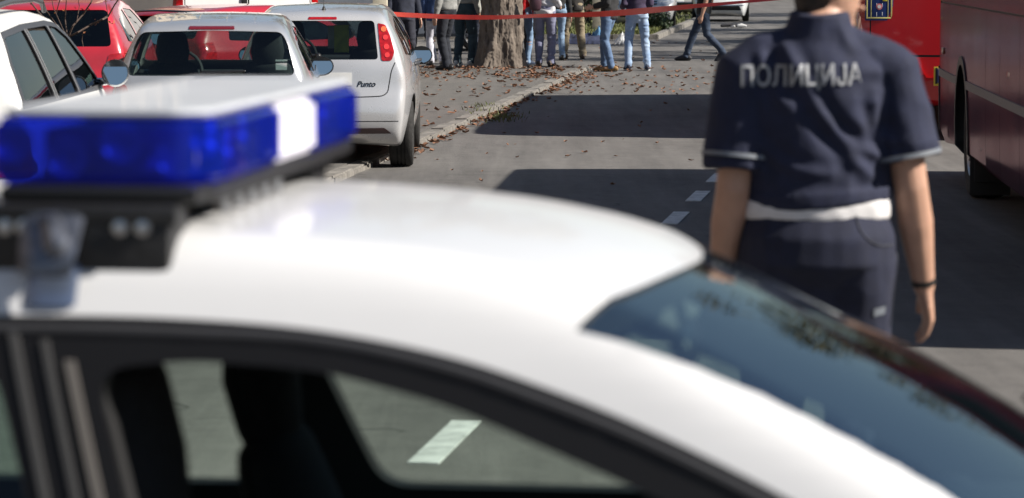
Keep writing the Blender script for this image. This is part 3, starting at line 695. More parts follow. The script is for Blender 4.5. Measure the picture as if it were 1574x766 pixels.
# --- silver-white hatchback with tall red lamps, half on the kerb
pearl = mat("silver_white_paint", (.60, .60, .61), .28, metal=.30, coat=1.0, var=.04, scale=3, rvar=.04)
PSH = hatch(4.0, .785, 1.42)
rw = roundpoly([(-.485, .955), (.485, .955), (.445, 1.285), (-.445, 1.285)], .035)
tl = roundpoly([(.475, 1.292), (.525, 1.285), (.585, 1.16), (.625, 1.02), (.60, .945), (.515, .945), (.495, 1.10)], .02)
hatch_line = band(catmull([(.63, .93), (.60, .86), (.578, .74), (.565, .68), (.53, .650), (.45, .640), (0, .636), (-.45, .640), (-.53, .650), (-.565, .68), (-.578, .74), (-.60, .86), (-.63, .93)], False, 4), .009)
crease = band([(-.66, .428), (.66, .428)], .008); crease2 = band([(-.60, .372), (.60, .372)], .006)
PY = 8370 / 315 + 1.255
punto, _ = make_car("parked_hatchback", "silver-white hatchback with tall red tail lamps parked half on the kerb", "car", (place(487, 25.9) + .02, PY, .0), R(90 + .5), PSH, pearl,
    wheels=(-1.255, 1.255, .67, .295), side_windows=[(roundpoly(SW1, .04), "side_window"), (roundpoly(SW2, .04), "side_window")], rear_window=rw, front_window=roundpoly(WSH, .05),
    tails=[(tl, M_TAIL)], heads=[(roundpoly([(.5, .62), (.75, .66), (.72, .80), (.52, .74)], .02), M_CLEAR)], grooves_rear=[(hatch_line, -4, -1.2), (crease, -4, -1.6)],
    grooves_side=[band([(-.56, 1.30), (-.58, .95), (-.50, .40)], .008), band([(.80, .96), (.78, .5), (.70, .36)], .008), band(catmull([(-1.30, .86), (-1.22, .80), (-1.22, .72), (-1.32, .68), (-1.42, .74), (-1.42, .82), (-1.30, .86)], False, 4), .006)],
    gl=glass("hatch_glass", (.70, .75, .74)), res=(150, 150, 60), mirror=(.62, .70, .92), mirror_sz=(.105, .085), wheel_w=.20, sides=(-1, 1))
psk_ = boolean(PSH.solid(.004, 150, 150, 60), PSH.solid(-.02, 80, 80, 30), 'DIFFERENCE')
for sg in (1, -1):
    pp = roundpoly([(.05 * sg, .318), (.60 * sg, .322), (.54 * sg, .372), (.05 * sg, .366)], .012)
    inter_piece("bumper_reflector", psk_, prism(pp if sg > 0 else pp[::-1], 'x', -4, -1), mat("reflector_dark", (.055, .022, .022), .25, coat=1), punto)
inter_piece("brake_light", psk_, prism(roundpoly([(-.125, 1.296), (.125, 1.296), (.12, 1.318), (-.12, 1.318)], .006), 'x', -4, -1.2), M_TAIL, punto)
inter_piece("number_plate", psk_, prism([(-.26, .735), (.26, .735), (.26, .845), (-.26, .845)], 'x', -4, -1.2), M_PLATE, punto)
b = MB(); x0 = surf_x(PSH, 0.1, .99) - .012; b.tube([(x0, .03, .985), (surf_x(PSH, -.1, 1.01) - .014, .22, 1.012)], [.016, .007], 8); b.tube([(x0 - .0, .03, .985), (x0 + .02, .03, .985)], .03, 10); b.build("wiper", M_BLK, punto)
b = MB(); b.tube([(-1.40, 0, 1.365), (-1.39, 0, 1.395)], [.022, .012], 8); b.tube([(-1.39, 0, 1.39), (-1.50, 0, 1.60)], [.004, .002], 6); b.build("aerial", M_BLK, punto)
for sy in (1, -1):
    for hx in (-.62, .28):
        b = MB(); yy = .785 * .985; b.tube([(hx, sy * yy, .88), (hx + .06, sy * (yy + .028), .885), (hx + .14, sy * (yy + .028), .885), (hx + .19, sy * yy, .88)], .016, 8); b.build("door_handle", mat("handle_dark", (.05, .05, .055), .35), punto)
tm = text_mesh("Punto", .066, .002, .35, .0012)
tv = verts_np(tm); nv = np.zeros_like(tv); ymid, zmid = -.38, .745
for i, (a_, b_, c_) in enumerate(tv):
    y_ = ymid - a_; z_ = zmid + b_; nv[i] = (surf_x(PSH, y_, z_) - .002 - c_, y_, z_)
set_verts(tm, nv); link("badge", tm, mat("badge_metal", (.06, .06, .065), .25, metal=.9), punto)
lsk_ = boolean(PSH.solid(.010, 150, 150, 60), PSH.solid(-.02, 80, 80, 30), 'DIFFERENCE')
for sg in (1, -1):
    for (cy_, cz_, rr, mm) in ((.545, 1.145, .022, "tail_bulb"), (.555, 1.065, .024, "tail_bulb"), (.562, .995, .022, "tail_bulb"), (.528, 1.215, .024, "tail_amber")):
        pp = [(sg * cy_ + rr * math.cos(t), cz_ + rr * math.sin(t)) for t in np.linspace(0, 2 * math.pi, 14)[:-1]]
        inter_piece("lamp_bowl", lsk_, prism(pp, 'x', -4, -1), mat(mm, (.75, .05, .05) if mm == "tail_bulb" else (.75, .16, .06), .15, coat=1), punto)
# something yellow and white hung inside its rear window
v_ = MB(); v_.box((0, 0, 0), (.01, .13, .24), .003); q = v_.build("hi_vis_folder", mat("hivis_yellow", (.62, .66, .06), .6, var=.15, scale=12)); q.location = (place(526, 26.6), 26.55, 1.12); q.rotation_euler = (0, 0, R(90))
tag(q, "yellow folder standing inside the rear window of the silver-white hatchback", "folder")
v_ = MB(); v_.box((0, 0, 0), (.008, .10, .20), .003); q = v_.build("paper_sheet", mat("paper", (.65, .66, .62), .7, var=.1)); q.location = (place(514, 26.7), 26.62, 1.135); q.rotation_euler = (0, 0, R(88))
tag(q, "pale paper sheet beside the yellow folder inside the hatchback's rear window", "paper")

# --- silver hatchback seen above the light bar
silver = mat("silver_paint", (.52, .53, .55), .30, metal=.45, coat=1.0, var=.05, scale=4, rvar=.05)
SSH = hatch(3.85, .765, 1.41, lean=.02)
rw2 = roundpoly([(-.60, .965), (.60, .965), (.545, 1.20), (.50, 1.285), (0, 1.298), (-.50, 1.285), (-.545, 1.20)], .05)
sil, _ = make_car("silver_hatchback", "silver hatchback with wide rear window, next to the white wagon", "car", (place(324, 21.45) - .10, 21.45 + 1.85, KH), R(90 + 3.0), SSH, silver,
    wheels=(-1.2, 1.2, .66, .29), side_windows=[(roundpoly([(x * .96, z) for x, z in SW1], .04), "side_window"), (roundpoly([(x * .96, z) for x, z in SW2], .04), "side_window")], rear_window=rw2, front_window=roundpoly(WSH, .05),
    tails=[(roundpoly([(.55, .70), (.80, .70), (.80, .92), (.60, .90)], .03), M_TAIL)], gl=glass("silver_car_glass", (.78, .85, .83)), res=(130, 130, 44), mirror=(.62, .66, .95), mirror_sz=(.10, .08))
sil.location.z = .0
ssk = boolean(SSH.solid(.005, 130, 130, 44), SSH.solid(-.02, 80, 80, 30), 'DIFFERENCE')
inter_piece("brake_light", ssk, prism(roundpoly([(-.165, 1.306), (.165, 1.306), (.16, 1.330), (-.16, 1.330)], .006), 'x', -4, -1.2), mat("tail_dull", (.16, .006, .008), .2, coat=1), sil)
b = MB(); b.tube([(surf_x(SSH, .06, .985) - .012, .06, .985), (surf_x(SSH, -.2, 1.0) - .012, -.24, 1.0)], [.018, .008], 8); b.build("wiper", M_BLK, sil)
for yy in (-.30, -.10, .10, .30):
    b = MB(); pts = []
    for xx in np.linspace(-1.38, -.3, 10):
        zz = np.linspace(1.2, 1.6, 800); f_ = SSH.F(np.stack([np.full(800, xx), np.full(800, yy), zz], 1)); pts.append((xx, yy, zz[np.argmin(np.abs(f_))] - .0055))
    b.tube(pts, (.016, .007), 8, ref=(0, 1, 0)); b.build("roof_rib", silver, sil)
b = MB(); b.box((0, 0, 0), (.004, .08, .05), 0); st = b.build("sticker", mat("sticker_white", (.6, .6, .6), .5), sil); st.location = (surf_x(SSH, -.5, 1.02) + .02, -.50, 1.03)
b = MB(); b.box((0, 0, 0), (.004, .085, .012), 0); st = b.build("sticker", mat("sticker_white", (.6, .6, .6), .5), sil); st.location = (surf_x(SSH, -.5, 1.07) + .02, -.50, 1.075)

# --- white wagon on the left edge
WSHP = Shape([(-2.05, .27), (-2.2, .36), (-2.22, .6), (-2.18, .9), (-2.08, 1.2), (-1.98, 1.42), (-1.80, 1.475), (-1.2, 1.505), (-.5, 1.515), (.0, 1.50), (.35, 1.455), (.62, 1.36), (.95, 1.16), (1.24, .985), (1.7, .90), (2.1, .76), (2.2, .52), (2.12, .28), (1.9, .22), (-1.8, .22)],
    [(.1, .74), (.3, .83), (.6, .87), (.85, .86), (.95, .83), (1.1, .775), (1.3, .69), (1.40, .64), (1.48, .58), (1.65, .45)],
    [(-2.5, .94), (-2.1, .985), (-1.5, 1.0), (0, 1.0), (1.2, .995), (1.8, .92), (2.15, .82), (2.4, .7)], bow=.045, crown=.08, k=.06, zc=.72, a=(-1.45, 1.4))
wagon_white = mat("wagon_white", (.78, .78, .76), .35, coat=.35, var=.03, scale=3)
ww = [roundpoly([(-2.0, .99), (-1.92, 1.20), (-1.78, 1.355), (-1.02, 1.385), (-.98, .97)], .03), roundpoly([(-.90, .965), (-.94, 1.388), (-.14, 1.392), (-.02, .955)], .03), roundpoly([(.10, .955), (-.04, 1.39), (.22, 1.372), (.46, 1.30), (.78, 1.10), (.98, .965)], .03)]
wag, _ = make_car("white_wagon", "white estate wagon with dark windows and roof rails at the left edge", "car", (-2.70 - .865, 21.30 - 2.2, .0), R(90), WSHP, wagon_white,
    wheels=(-1.35, 1.35, .76, .32), side_windows=[(q, "side_window") for q in ww], rear_window=roundpoly([(-.6, 1.0), (.6, 1.0), (.5, 1.37), (-.5, 1.37)], .05), front_window=roundpoly([(-.70, 1.01), (.70, 1.01), (.57, 1.42), (-.57, 1.42)], .05),
    gl=glass("wagon_glass", (.30, .31, .30), ior=1.28), cabin=(-1.95, 1.2, .55), res=(110, 120, 36), tails=[(roundpoly([(.66, .55), (.87, .55), (.85, .80), (.70, .80)], .03), M_TAIL)], heads=[(roundpoly([(.45, .62), (.82, .66), (.80, .82), (.5, .78)], .03), M_CLEAR)],
    mirror=(.86, .86, 1.045), mirror_sz=(.092, .095), mirror_m=M_CHROME)
wsk = boolean(WSHP.solid(.004, 110, 120, 36), WSHP.solid(-.02, 70, 70, 24), 'DIFFERENCE')
fp = prism(np.array([(1.12, .93), (1.0, 1.0), (.82, 1.12), (.50, 1.325), (.26, 1.405), (-.05, 1.425), (-1.0, 1.42), (-1.80, 1.388), (-1.96, 1.22), (-2.06, .95)]), 'y', -2, 2)
for q in ww: fp = boolean(fp, prism(q, 'y', -3, 3), 'DIFFERENCE')
for lo, hi in ((.05, 2), (-2, -.05)):
    inter_piece("door_frame", wsk, boolean(fp, prism([(-3, .5), (3, .5), (3, 2), (-3, 2)], 'y', lo, hi), 'INTERSECT'), mat("frame_charcoal", (.05, .05, .055), .4), wag)
wsk2 = boolean(WSHP.solid(.008, 110, 120, 36), WSHP.solid(-.02, 70, 70, 24), 'DIFFERENCE')
for (xb, xt) in ((-.975, -1.015), (-.895, -.935), (-.005, -.125)):
    inter_piece("window_trim", wsk2, prism([(xb, .95), (xb + .016, .95), (xt + .016, 1.39), (xt, 1.39)], 'y', -2, -.05), mat("trim_grey", (.30, .30, .30), .4), wag)
for sy in (1, -1):
    b = MB(); yr = .60
    b.tube([(-1.9, sy * yr, 1.47), (-1.75, sy * yr, 1.535), (-1.2, sy * yr, 1.56), (-.3, sy * yr, 1.565), (.0, sy * yr, 1.545), (.12, sy * yr, 1.485)], (.016, .018), 10); b.build("roof_rail", mat("rail_dark", (.06, .06, .065), .35), wag)

# --- two red cars and a white van behind them
redp = mat("red_paint", (.48, .022, .035), .28, coat=1.0, var=.08, scale=3)
redp2 = mat("dark_red_paint", (.42, .012, .022), .25, coat=1.0, var=.06, scale=3)
R1 = hatch(3.8, .82, 1.44, lean=-.02)
red1, _ = make_car("red_hatchback", "red hatchback behind bare twigs, between the white wagon and the silver hatchback", "car", (-4.52, 29.1 + 1.85, .0), R(90 + 1), R1, redp,
    wheels=(-1.2, 1.2, .72, .29), side_windows=[(roundpoly([(x * .95, z * 1.012) for x, z in SW1], .04), "side_window"), (roundpoly([(x * .95, z * 1.012) for x, z in SW2], .04), "side_window")], rear_window=roundpoly([(-.62, .955), (.62, .955), (.56, 1.32), (-.56, 1.32)], .05), front_window=roundpoly(WSH, .05),
    tails=[(roundpoly([(.56, .70), (.82, .70), (.82, .90), (.6, .88)], .03), M_TAIL)], gl=G_DARK, res=(96, 96, 34), mirror=(.60, .76, .98))
R2 = hatch(3.9, .80, 1.31)
red2, _ = make_car("dark_red_hatchback", "low dark red hatchback showing only its roof above the silver hatchback", "car", (-2.95, 34.9, .0), R(55), R2, redp2,
    wheels=(-1.22, 1.22, .70, .29), side_windows=[(roundpoly([(x * .97, z * .922) for x, z in SW1], .04), "side_window"), (roundpoly([(x * .97, z * .922) for x, z in SW2], .04), "side_window")], rear_window=roundpoly([(-.58, .93), (.58, .93), (.52, 1.185), (-.52, 1.185)], .05), front_window=roundpoly([(y_, z_ * .925) for y_, z_ in WSH], .05),
    tails=[(roundpoly([(.56, .70), (.80, .70), (.80, .90), (.6, .88)], .03), M_TAIL)], gl=G_DARK, res=(84, 84, 30), mirror=(.60, .75, .96))
b = MB(); b.tube([(-1.60, -.46, 1.235), (-1.64, 0, 1.25), (-1.60, .46, 1.235)], (.06, .012), 10, ref=(1, 0, 0)); b.build("spoiler", M_BLK, red2)
def box_shape(L_, W, Hh, nose=.25, rear=.04, k=.07, hood=None):
    h = L_ / 2
    if hood: top = [(h - hood[0], Hh - .02), (h - hood[0] + .35, Hh - .25), (h - hood[1], hood[2] + .12), (h - hood[1] + .25, hood[2]), (h - .15, hood[2] - .16)]
    else: top = [(h - nose - .3, Hh), (h - nose, Hh - .08), (h - .12, 1.3)]
    prof = [(-h + .08, .36), (-h, .48), (-h, 1.0), (-h + rear * .5, Hh - .5), (-h + rear, Hh - .14), (-h + rear + .10, Hh - .03), (-h + .6, Hh), (0, Hh + .005)] + top + [(h, .85), (h, .5), (h - .1, .36), (h - .8, .32), (-h + .8, .32)]
    return Shape(prof, [(.1, W * .94), (.4, W * .985), (.9, W), (1.3, W * .985), (Hh - .6, W * .95), (Hh - .15, W * .90), (Hh + .2, W * .80)], [(-h - .3, .97), (-h, .985), (-h + .5, 1), (h - 1, 1), (h - .3, .95), (h + .2, .86)], bow=.012, crown=.03, k=k, zc=Hh * .45, a=(-h + .9, h - .9))
VN = box_shape(5.2, 1.0, 2.35, hood=(1.75, .95, 1.12))
vanw = mat("van_white", (.80, .80, .79), .35, coat=.6, var=.03, scale=2)
van, _ = make_car("white_van", "tall white panel van with plain rear doors behind the red hatchbacks", "van", (place(292, 38.6) - .30, 38.4 + 2.6, .0), R(90 + 24), VN, vanw,
    wheels=(-1.5, 1.6, .86, .33), side_windows=[(roundpoly([(.95, 1.3), (.95, 1.95), (1.35, 1.95), (1.75, 1.5), (1.75, 1.3)], .05), "side_window")], front_window=roundpoly([(-.75, 1.25), (.75, 1.25), (.66, 2.05), (-.66, 2.05)], .06), cabin=(.4, 1.9, .7),
    tails=[(roundpoly([(.865, .95), (.99, .95), (.965, 1.42), (.865, 1.42)], .02), M_TAIL)], grooves_rear=[(band([(0, .45), (0, 2.2)], .02), -4, -1), (band([(-.84, .5), (-.84, 2.2)], .012), -4, -1), (band([(.84, .5), (.84, 2.2)], .012), -4, -1)], seats=False, gl=G_DARK, res=(80, 84, 28), dash=False, mirror=(1.75, 1.0, 1.35), mirror_sz=(.09, .16))
for (yy, zz) in ((.06, 1.25), (-.84, 1.9), (-.84, 1.0), (.84, 1.9), (.84, 1.0)):
    b = MB(); b.box((-2.61, yy, zz), (.03, .07, .12), .008); b.build("hinge" if abs(yy) > .5 else "door_handle", M_BLK, van)
# grey van side-on behind the people
GV = box_shape(4.7, .92, 1.95, hood=(1.55, .85, 1.05))
gvan, _ = make_car("grey_van", "blue-grey van parked across behind the group left of the tree trunk", "van", (place(690, 61) - .9, 61.5, 0), R(2), GV, mat("grey_van_paint", (.20, .225, .27), .35, coat=.6, var=.05, scale=2),
    wheels=(-1.4, 1.4, .80, .32), side_windows=[(roundpoly([(.75, 1.1), (.75, 1.62), (1.15, 1.62), (1.55, 1.25), (1.55, 1.1)], .05), "side_window"), (roundpoly([(-1.9, 1.12), (-1.9, 1.64), (.60, 1.66), (.60, 1.1)], .05), "side_window")], front_window=roundpoly([(-.68, 1.15), (.68, 1.15), (.6, 1.72), (-.6, 1.72)], .06),
    cabin=(-2.1, 1.6, .7), seats=False, gl=G_DARK, res=(72, 72, 24), dash=False, mirror=(1.45, .92, 1.15))
# these five stand up on the pavement slab
for c_, hh in ((wag, 1.515), (sil, 1.43), (red1, 1.44), (red2, 1.31), (van, 2.35)):
    c_.location.z = KH - .004; c_.scale.z = (hh - KH + .004) / hh
# --- far cars facing the camera
def far_car(name, label, X, D, rz, col, Hh=1.5):
    S_ = hatch(4.1, .86, Hh); z = Hh / 1.42
    c, _ = make_car(name, label, "car", (X, D + 2.0, 0), rz, S_, col, wheels=(-1.25, 1.28, .75, .31), side_windows=[(roundpoly([(x, q * z) for x, q in SW1], .04), "side_window"), (roundpoly([(x, q * z) for x, q in SW2], .04), "side_window")], front_window=roundpoly([(-.68, 1.0 * z), (.68, 1.0 * z), (.54, 1.31 * z), (-.54, 1.31 * z)], .05),
        heads=[(roundpoly([(.42, .66), (.66, .66), (.80, .74), (.78, .84), (.5, .78)], .02), M_CLEAR)], gl=G_DARK, res=(72, 76, 28), mirror=(.6, .80, 1.0))
    sk = boolean(S_.solid(.006, 72, 76, 28), S_.solid(-.03, 60, 60, 24), 'DIFFERENCE')
    inter_piece("grille", sk, prism(roundpoly([(-.36, .66), (.36, .66), (.36, .76), (-.36, .76)], .02), 'x', 1, 4), M_BLK, c)
    inter_piece("lower_intake", sk, prism(roundpoly([(-.62, .34), (.62, .34), (.55, .47), (-.55, .47)], .03), 'x', 1, 4), M_BLK, c)
    inter_piece("number_plate", sk, prism([(-.26, .50), (.26, .50), (.26, .60), (-.26, .60)], 'x', 1, 4), M_PLATE, c)
    sk2 = boolean(S_.solid(.014, 72, 76, 28), S_.solid(-.03, 60, 60, 24), 'DIFFERENCE')
    inter_piece("chrome_bar", sk2, prism([(-.36, .70), (.36, .70), (.36, .722), (-.36, .722)], 'x', 1, 4), M_CHROME, c)
    inter_piece("bumper_strip", sk2, prism([(-.70, .485), (.70, .485), (.70, .50), (-.70, .50)], 'x', 1, 4), M_CHROME, c)
    return c
far_car("far_silver_car", "silver car facing the camera on the far left kerb behind the light-jeans person", place(1012, 80) - .35, 79.0, R(-93), mat("far_silver", (.50, .51, .52), .3, metal=.4, coat=1))
far_car("far_white_car", "white car with chrome grille facing the camera, behind the walking person", place(1112, 90.5), 90.0, R(-94), mat("far_white", (.68, .69, .70), .3, coat=1, var=.03))
far_car("far_beige_car", "pale parked car between the two far cars facing the camera", place(1046, 96), 97.0, R(-93), mat("far_beige", (.38, .37, .34), .35, coat=1))
# ------------------------------------------------------------------ buses
def bus_shape(L_, Hh=3.02, rake=.35):
    h = L_ / 2
    return Shape([(-h + .10, .38), (-h + .01, .48), (-h, .85), (-h + .02, 1.6), (-h + .10, Hh - .35), (-h + .22, Hh - .06), (-h + .6, Hh), (0, Hh), (h - rake - .16, Hh), (h - rake - .03, Hh - .008), (h - rake, Hh - .05), (h - .10, 1.35), (h, .9), (h, .5), (h - .1, .36), (h - 1.5, .335), (-h + 1.5, .335)],
        [(.1, 1.22), (.4, 1.24), (.9, 1.25), (1.6, 1.25), (2.3, 1.235), (2.85, 1.20), (3.3, 1.15)], [(-h - .3, .96), (-h + .1, .985), (-h + .8, 1), (h - .8, 1), (h - .2, .985), (h + .2, .95)], bow=.008, crown=.012, k=.06, zc=1.5, a=(-h + 1.6, h - 1.6), H=.012)
def rect(a, b_, c, d, r=.04): return roundpoly([(a, c), (b_, c), (b_, d), (a, d)], r)
# red bus
RB = bus_shape(10.4, 3.0, .9)
red_bus_m = mat("bus_red", (.52, .010, .016), .30, coat=.8, var=.05, scale=2)
RBX, RBD, RBH = 4.71, 30.3, R(4.0)
def bus_root(Lh, X, D, h): return (X + math.sin(h) * Lh, D + math.cos(h) * Lh, 0), R(90) - h
loc, rz = bus_root(5.2, RBX, RBD, RBH)
wins = [(rect(-4.6 + 1.55 * i, -4.6 + 1.55 * i + 1.45, 1.55, 2.45, .08), "side_window") for i in range(6)]
rbus, _ = make_car("red_bus", "bright red bus stopped on the right, its rear panel and sticker facing us", "bus", loc, rz, RB, red_bus_m, wheels=(-2.6, 2.9, 1.05, .47), side_windows=wins,
    rear_window=rect(-.95, .95, 1.75, 2.55, .1), front_window=rect(-1.05, 1.05, 1.35, 2.6, .1), cabin=(-4.9, 4.6, .95), gl=G_DARK, seats=False, dash=False, res=(110, 120, 32), wheel_w=.28, thick=.05, mirror=None,
    grooves_rear=[(band([(-1.2, .85), (1.2, .85)], .022), -8, -4), (band([(1.12, .86), (1.12, 1.72)], .012), -8, -4), (band([(-1.12, .86), (-1.12, 1.72)], .012), -8, -4), (band([(-1.2, .470), (1.2, .470)], .008), -8, -4)])
rout = RB.solid(.035, 110, 120, 32); rin = RB.solid(-.03, 70, 70, 20); rsk = boolean(rout, rin, 'DIFFERENCE')
inter_piece("rear_bumper", rsk, prism(np.array([(-1.3, .39), (1.3, .39), (1.3, .838), (.66, .832), (.60, .70), (.56, .635), (-.56, .635), (-.60, .70), (-.66, .832), (-1.3, .838)]), 'x', -8, -4.6), red_bus_m, rbus)
rsk3 = boolean(RB.solid(.012, 110, 120, 32), rin, 'DIFFERENCE')
for sg in (1, -1):
    for zz in (1.52, 1.28):
        inter_piece("tail_light", rsk3, prism([(sg * 1.18 + .055 * math.cos(t), zz + .055 * math.sin(t)) for t in np.linspace(0, 2 * math.pi, 20)[:-1]], 'x', -8, -4.6), M_TAIL, rbus)
# number plate with yellow holder and blue country band
def on_rear(name, y0, y1, z0, z1, m, t=.01, x=None, par=None):
    x = x if x is not None else -5.26
    q = MB(); q.box((x, (y0 + y1) / 2, (z0 + z1) / 2), (t, abs(y1 - y0), z1 - z0), min(.004, t * .3)); return q.build(name, m, par or rbus)
pl = on_rear("plate_holder", .49, -.09, .555, .745, mat("holder_yellow", (.70, .52, .06), .5), .02, -5.25)
on_rear("plate", .45, -.06, .585, .725, M_PLATE, .012, -5.266, pl); on_rear("plate_band", .452, .375, .586, .724, mat("plate_blue", (.03, .07, .35), .4), .006, -5.274, pl)
on_rear("plate_edge", .475, .453, .575, .735, mat("plate_black", (.01, .01, .012), .5), .01, -5.268, pl)
# route sticker: blue sheet with yellow border, lane lines, a round sign and a yellow tag
def rear_x(y_, z_): return surf_x(RB, y_, z_) if False else -5.2
s_w0, s_w1 = RBX - place(1329.5, RBD), RBX - place(1372.5, RBD)
sz1, sz0 = 1.72, 1.8 - 91.5 / (F_PX / RBD)
xs_ = np.linspace(-5.6, -4.6, 4000); fv = RB.F(np.stack([xs_, np.full(4000, (s_w0 + s_w1) / 2), np.full(4000, 1.25)], 1)); xb = xs_[np.argmax(fv < 0)]
BLU = mat("sticker_blue", (.012, .035, .16), .4, var=.1, scale=20); YEL = mat("sticker_yellow", (.70, .62, .22), .45)
stk = on_rear("route_sticker", s_w0, s_w1, sz0, sz1 - .13, BLU, .004, xb - .006)
def sk_(name, u0, u1, v0, v1, m, lift=.003):
    W_ = s_w1 - s_w0; Hh_ = sz1 - .13 - sz0
    return on_rear(name, s_w0 + W_ * u0, s_w0 + W_ * u1, sz0 + Hh_ * v0, sz0 + Hh_ * v1, m, .003, xb - .006 - lift, stk)
sk_("border", .04, .09, .05, .97, YEL); sk_("border", .91, .96, .05, .97, YEL); sk_("border", .09, .91, .05, .085, YEL)
sk_("lane_line", .20, .225, .09, .97, YEL); sk_("lane_line", .80, .825, .09, .97, YEL)
for j in range(4):
    sk_("lane_mark", .40, .42, .10 + .23 * j, .22 + .23 * j, M_PLATE); sk_("lane_mark", .60, .62, .12 + .23 * j, .22 + .23 * j, M_PLATE)
sk_("yellow_tag", .62, .78, .50, .97, mat("tag_yellow", (.75, .68, .08), .45), .005)
q = MB(); W_ = s_w1 - s_w0; q.lathe([(.0005, 0), (.032, 0), (.032, .004), (.0005, .004)], 20, 'x', (xb - .016, s_w0 + W_ * .50, sz0 + (sz1 - .13 - sz0) * .36)); q.build("round_sign", mat("sign_pink", (.62, .18, .20), .5), stk)
q = MB(); q.lathe([(.0005, 0), (.018, 0), (.018, .004), (.0005, .004)], 16, 'x', (xb - .019, s_w0 + W_ * .50, sz0 + (sz1 - .13 - sz0) * .36)); q.build("round_sign_centre", M_PLATE, stk)
for zz in (1.18, 1.32, 1.06): on_rear("hatch_catch", -.02, -.045, zz, zz + .035, mat("catch_pale", (.55, .5, .45), .5), .012, xb - .008)
# maroon bus, near side in shade
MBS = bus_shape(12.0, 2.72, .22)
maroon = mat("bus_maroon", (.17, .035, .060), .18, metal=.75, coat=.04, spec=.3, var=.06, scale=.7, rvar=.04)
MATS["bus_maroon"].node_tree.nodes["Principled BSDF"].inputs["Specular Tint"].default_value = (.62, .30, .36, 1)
MH = R(3.5); far_c = Vector((3.60, 25.75))
# far left corner is local (+6, +1.25)
cx_, cy_ = far_c.x, far_c.y
loc = (cx_ - math.sin(MH) * 6.0 + math.cos(MH) * 1.25, cy_ - math.cos(MH) * 6.0 - math.sin(MH) * 1.25, 0)
seams = [band([(xx, .34), (xx, 1.5)], .012) for xx in (4.65, 1.35, .35, -.9, -2.2)] + [band([(-5.8, 1.46), (5.6, 1.46)], .014)]
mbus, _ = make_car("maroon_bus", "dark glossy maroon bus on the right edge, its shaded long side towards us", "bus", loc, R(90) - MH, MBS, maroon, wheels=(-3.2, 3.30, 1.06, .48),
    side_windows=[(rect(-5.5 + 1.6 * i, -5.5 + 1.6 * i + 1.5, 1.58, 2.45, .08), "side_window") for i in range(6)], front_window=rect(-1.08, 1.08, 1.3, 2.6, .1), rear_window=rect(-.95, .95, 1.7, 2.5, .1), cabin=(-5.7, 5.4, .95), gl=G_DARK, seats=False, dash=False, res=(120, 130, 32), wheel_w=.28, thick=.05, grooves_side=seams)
mo = MBS.solid(.010, 120, 130, 32); mi_ = MBS.solid(-.03, 80, 80, 20); msk = boolean(mo, mi_, 'DIFFERENCE')
for lo, hi in ((.05, 3), (-3, -.05)):
    inter_piece("side_strip", msk, boolean(prism([(-5.8, .845), (5.75, .845), (5.75, .905), (-5.8, .905)], 'y', lo, hi), cyl_y(3.30, .48, .60, -3, 3), 'DIFFERENCE'), mat("strip_grey", (.10, .10, .105), .45), mbus)
    ring_ = boolean(cyl_y(3.30, .48, .60, lo, hi), cyl_y(3.30, .48, .535, -4, 4), 'DIFFERENCE')
    inter_piece("wheel_arch", msk, ring_, mat("arch_black", (.02, .02, .022), .5), mbus)
inter_piece("front_bumper", msk, prism([(5.62, .30), (6.2, .30), (6.2, .92), (5.74, .92)], 'y', -3, 3), mat("bumper_dark", (.025, .012, .014), .4), mbus)
for xx in (5.15, -.2):
    q = MB(); q.box((xx, 1.252, 1.065), (.20, .03, .055), .012); q.build("marker_lamp", mat("marker_amber", (.16, .035, .01), .3, coat=.6), mbus)
for (xx, zz, r_) in ((1.75, .60, .022), (1.75, .52, .035), (1.70, .47, .018)):
    q = MB(); q.lathe([(.0005, -.02), (r_, -.02), (r_, .012), (.0005, .012)], 14, 'y', (xx, 1.245, zz)); q.build("panel_lock", M_BLK, mbus)
q = MB(); q.box((2.62, 1.10, .22), (.02, .30, .30), .006); q.box((2.58, 1.12, .30), (.02, .20, .26), .006); q.build("mud_flap", mat("flap_rubber", (.02, .02, .02), .8), mbus)
# ------------------------------------------------------------------ people
SKIN = mat("skin", (.52, .30, .21), .5, var=.08, scale=14, bump=.06, bscale=120)
MATS["skin"].node_tree.nodes["Principled BSDF"].inputs["Subsurface Weight"].default_value = .12
MATS["skin"].node_tree.nodes["Principled BSDF"].inputs["Subsurface Radius"].default_value = (.01, .004, .002)
def fabric(name, c, rough=.88, var=.14, scale=18, **k): return mat("cloth_" + name, c, rough, var=var, scale=scale, bump=.25, bscale=260, sheen=.03, **k)
def ik(a, b, l1, l2, pole):
    a, b, pole = Vector(a), Vector(b), Vector(pole); d = b - a; L_ = min(d.length, (l1 + l2) * .999); u = d.normalized()
    q = (l1 * l1 - l2 * l2 + L_ * L_) / (2 * L_); hgt = math.sqrt(max(0, l1 * l1 - q * q))
    pv = pole - u * pole.dot(u); pv = pv.normalized() if pv.length > 1e-5 else Vector((0, 1, 0))
    return a + u * q + pv * hgt
def lerp(a, b, t): return Vector(a) * (1 - t) + Vector(b) * t
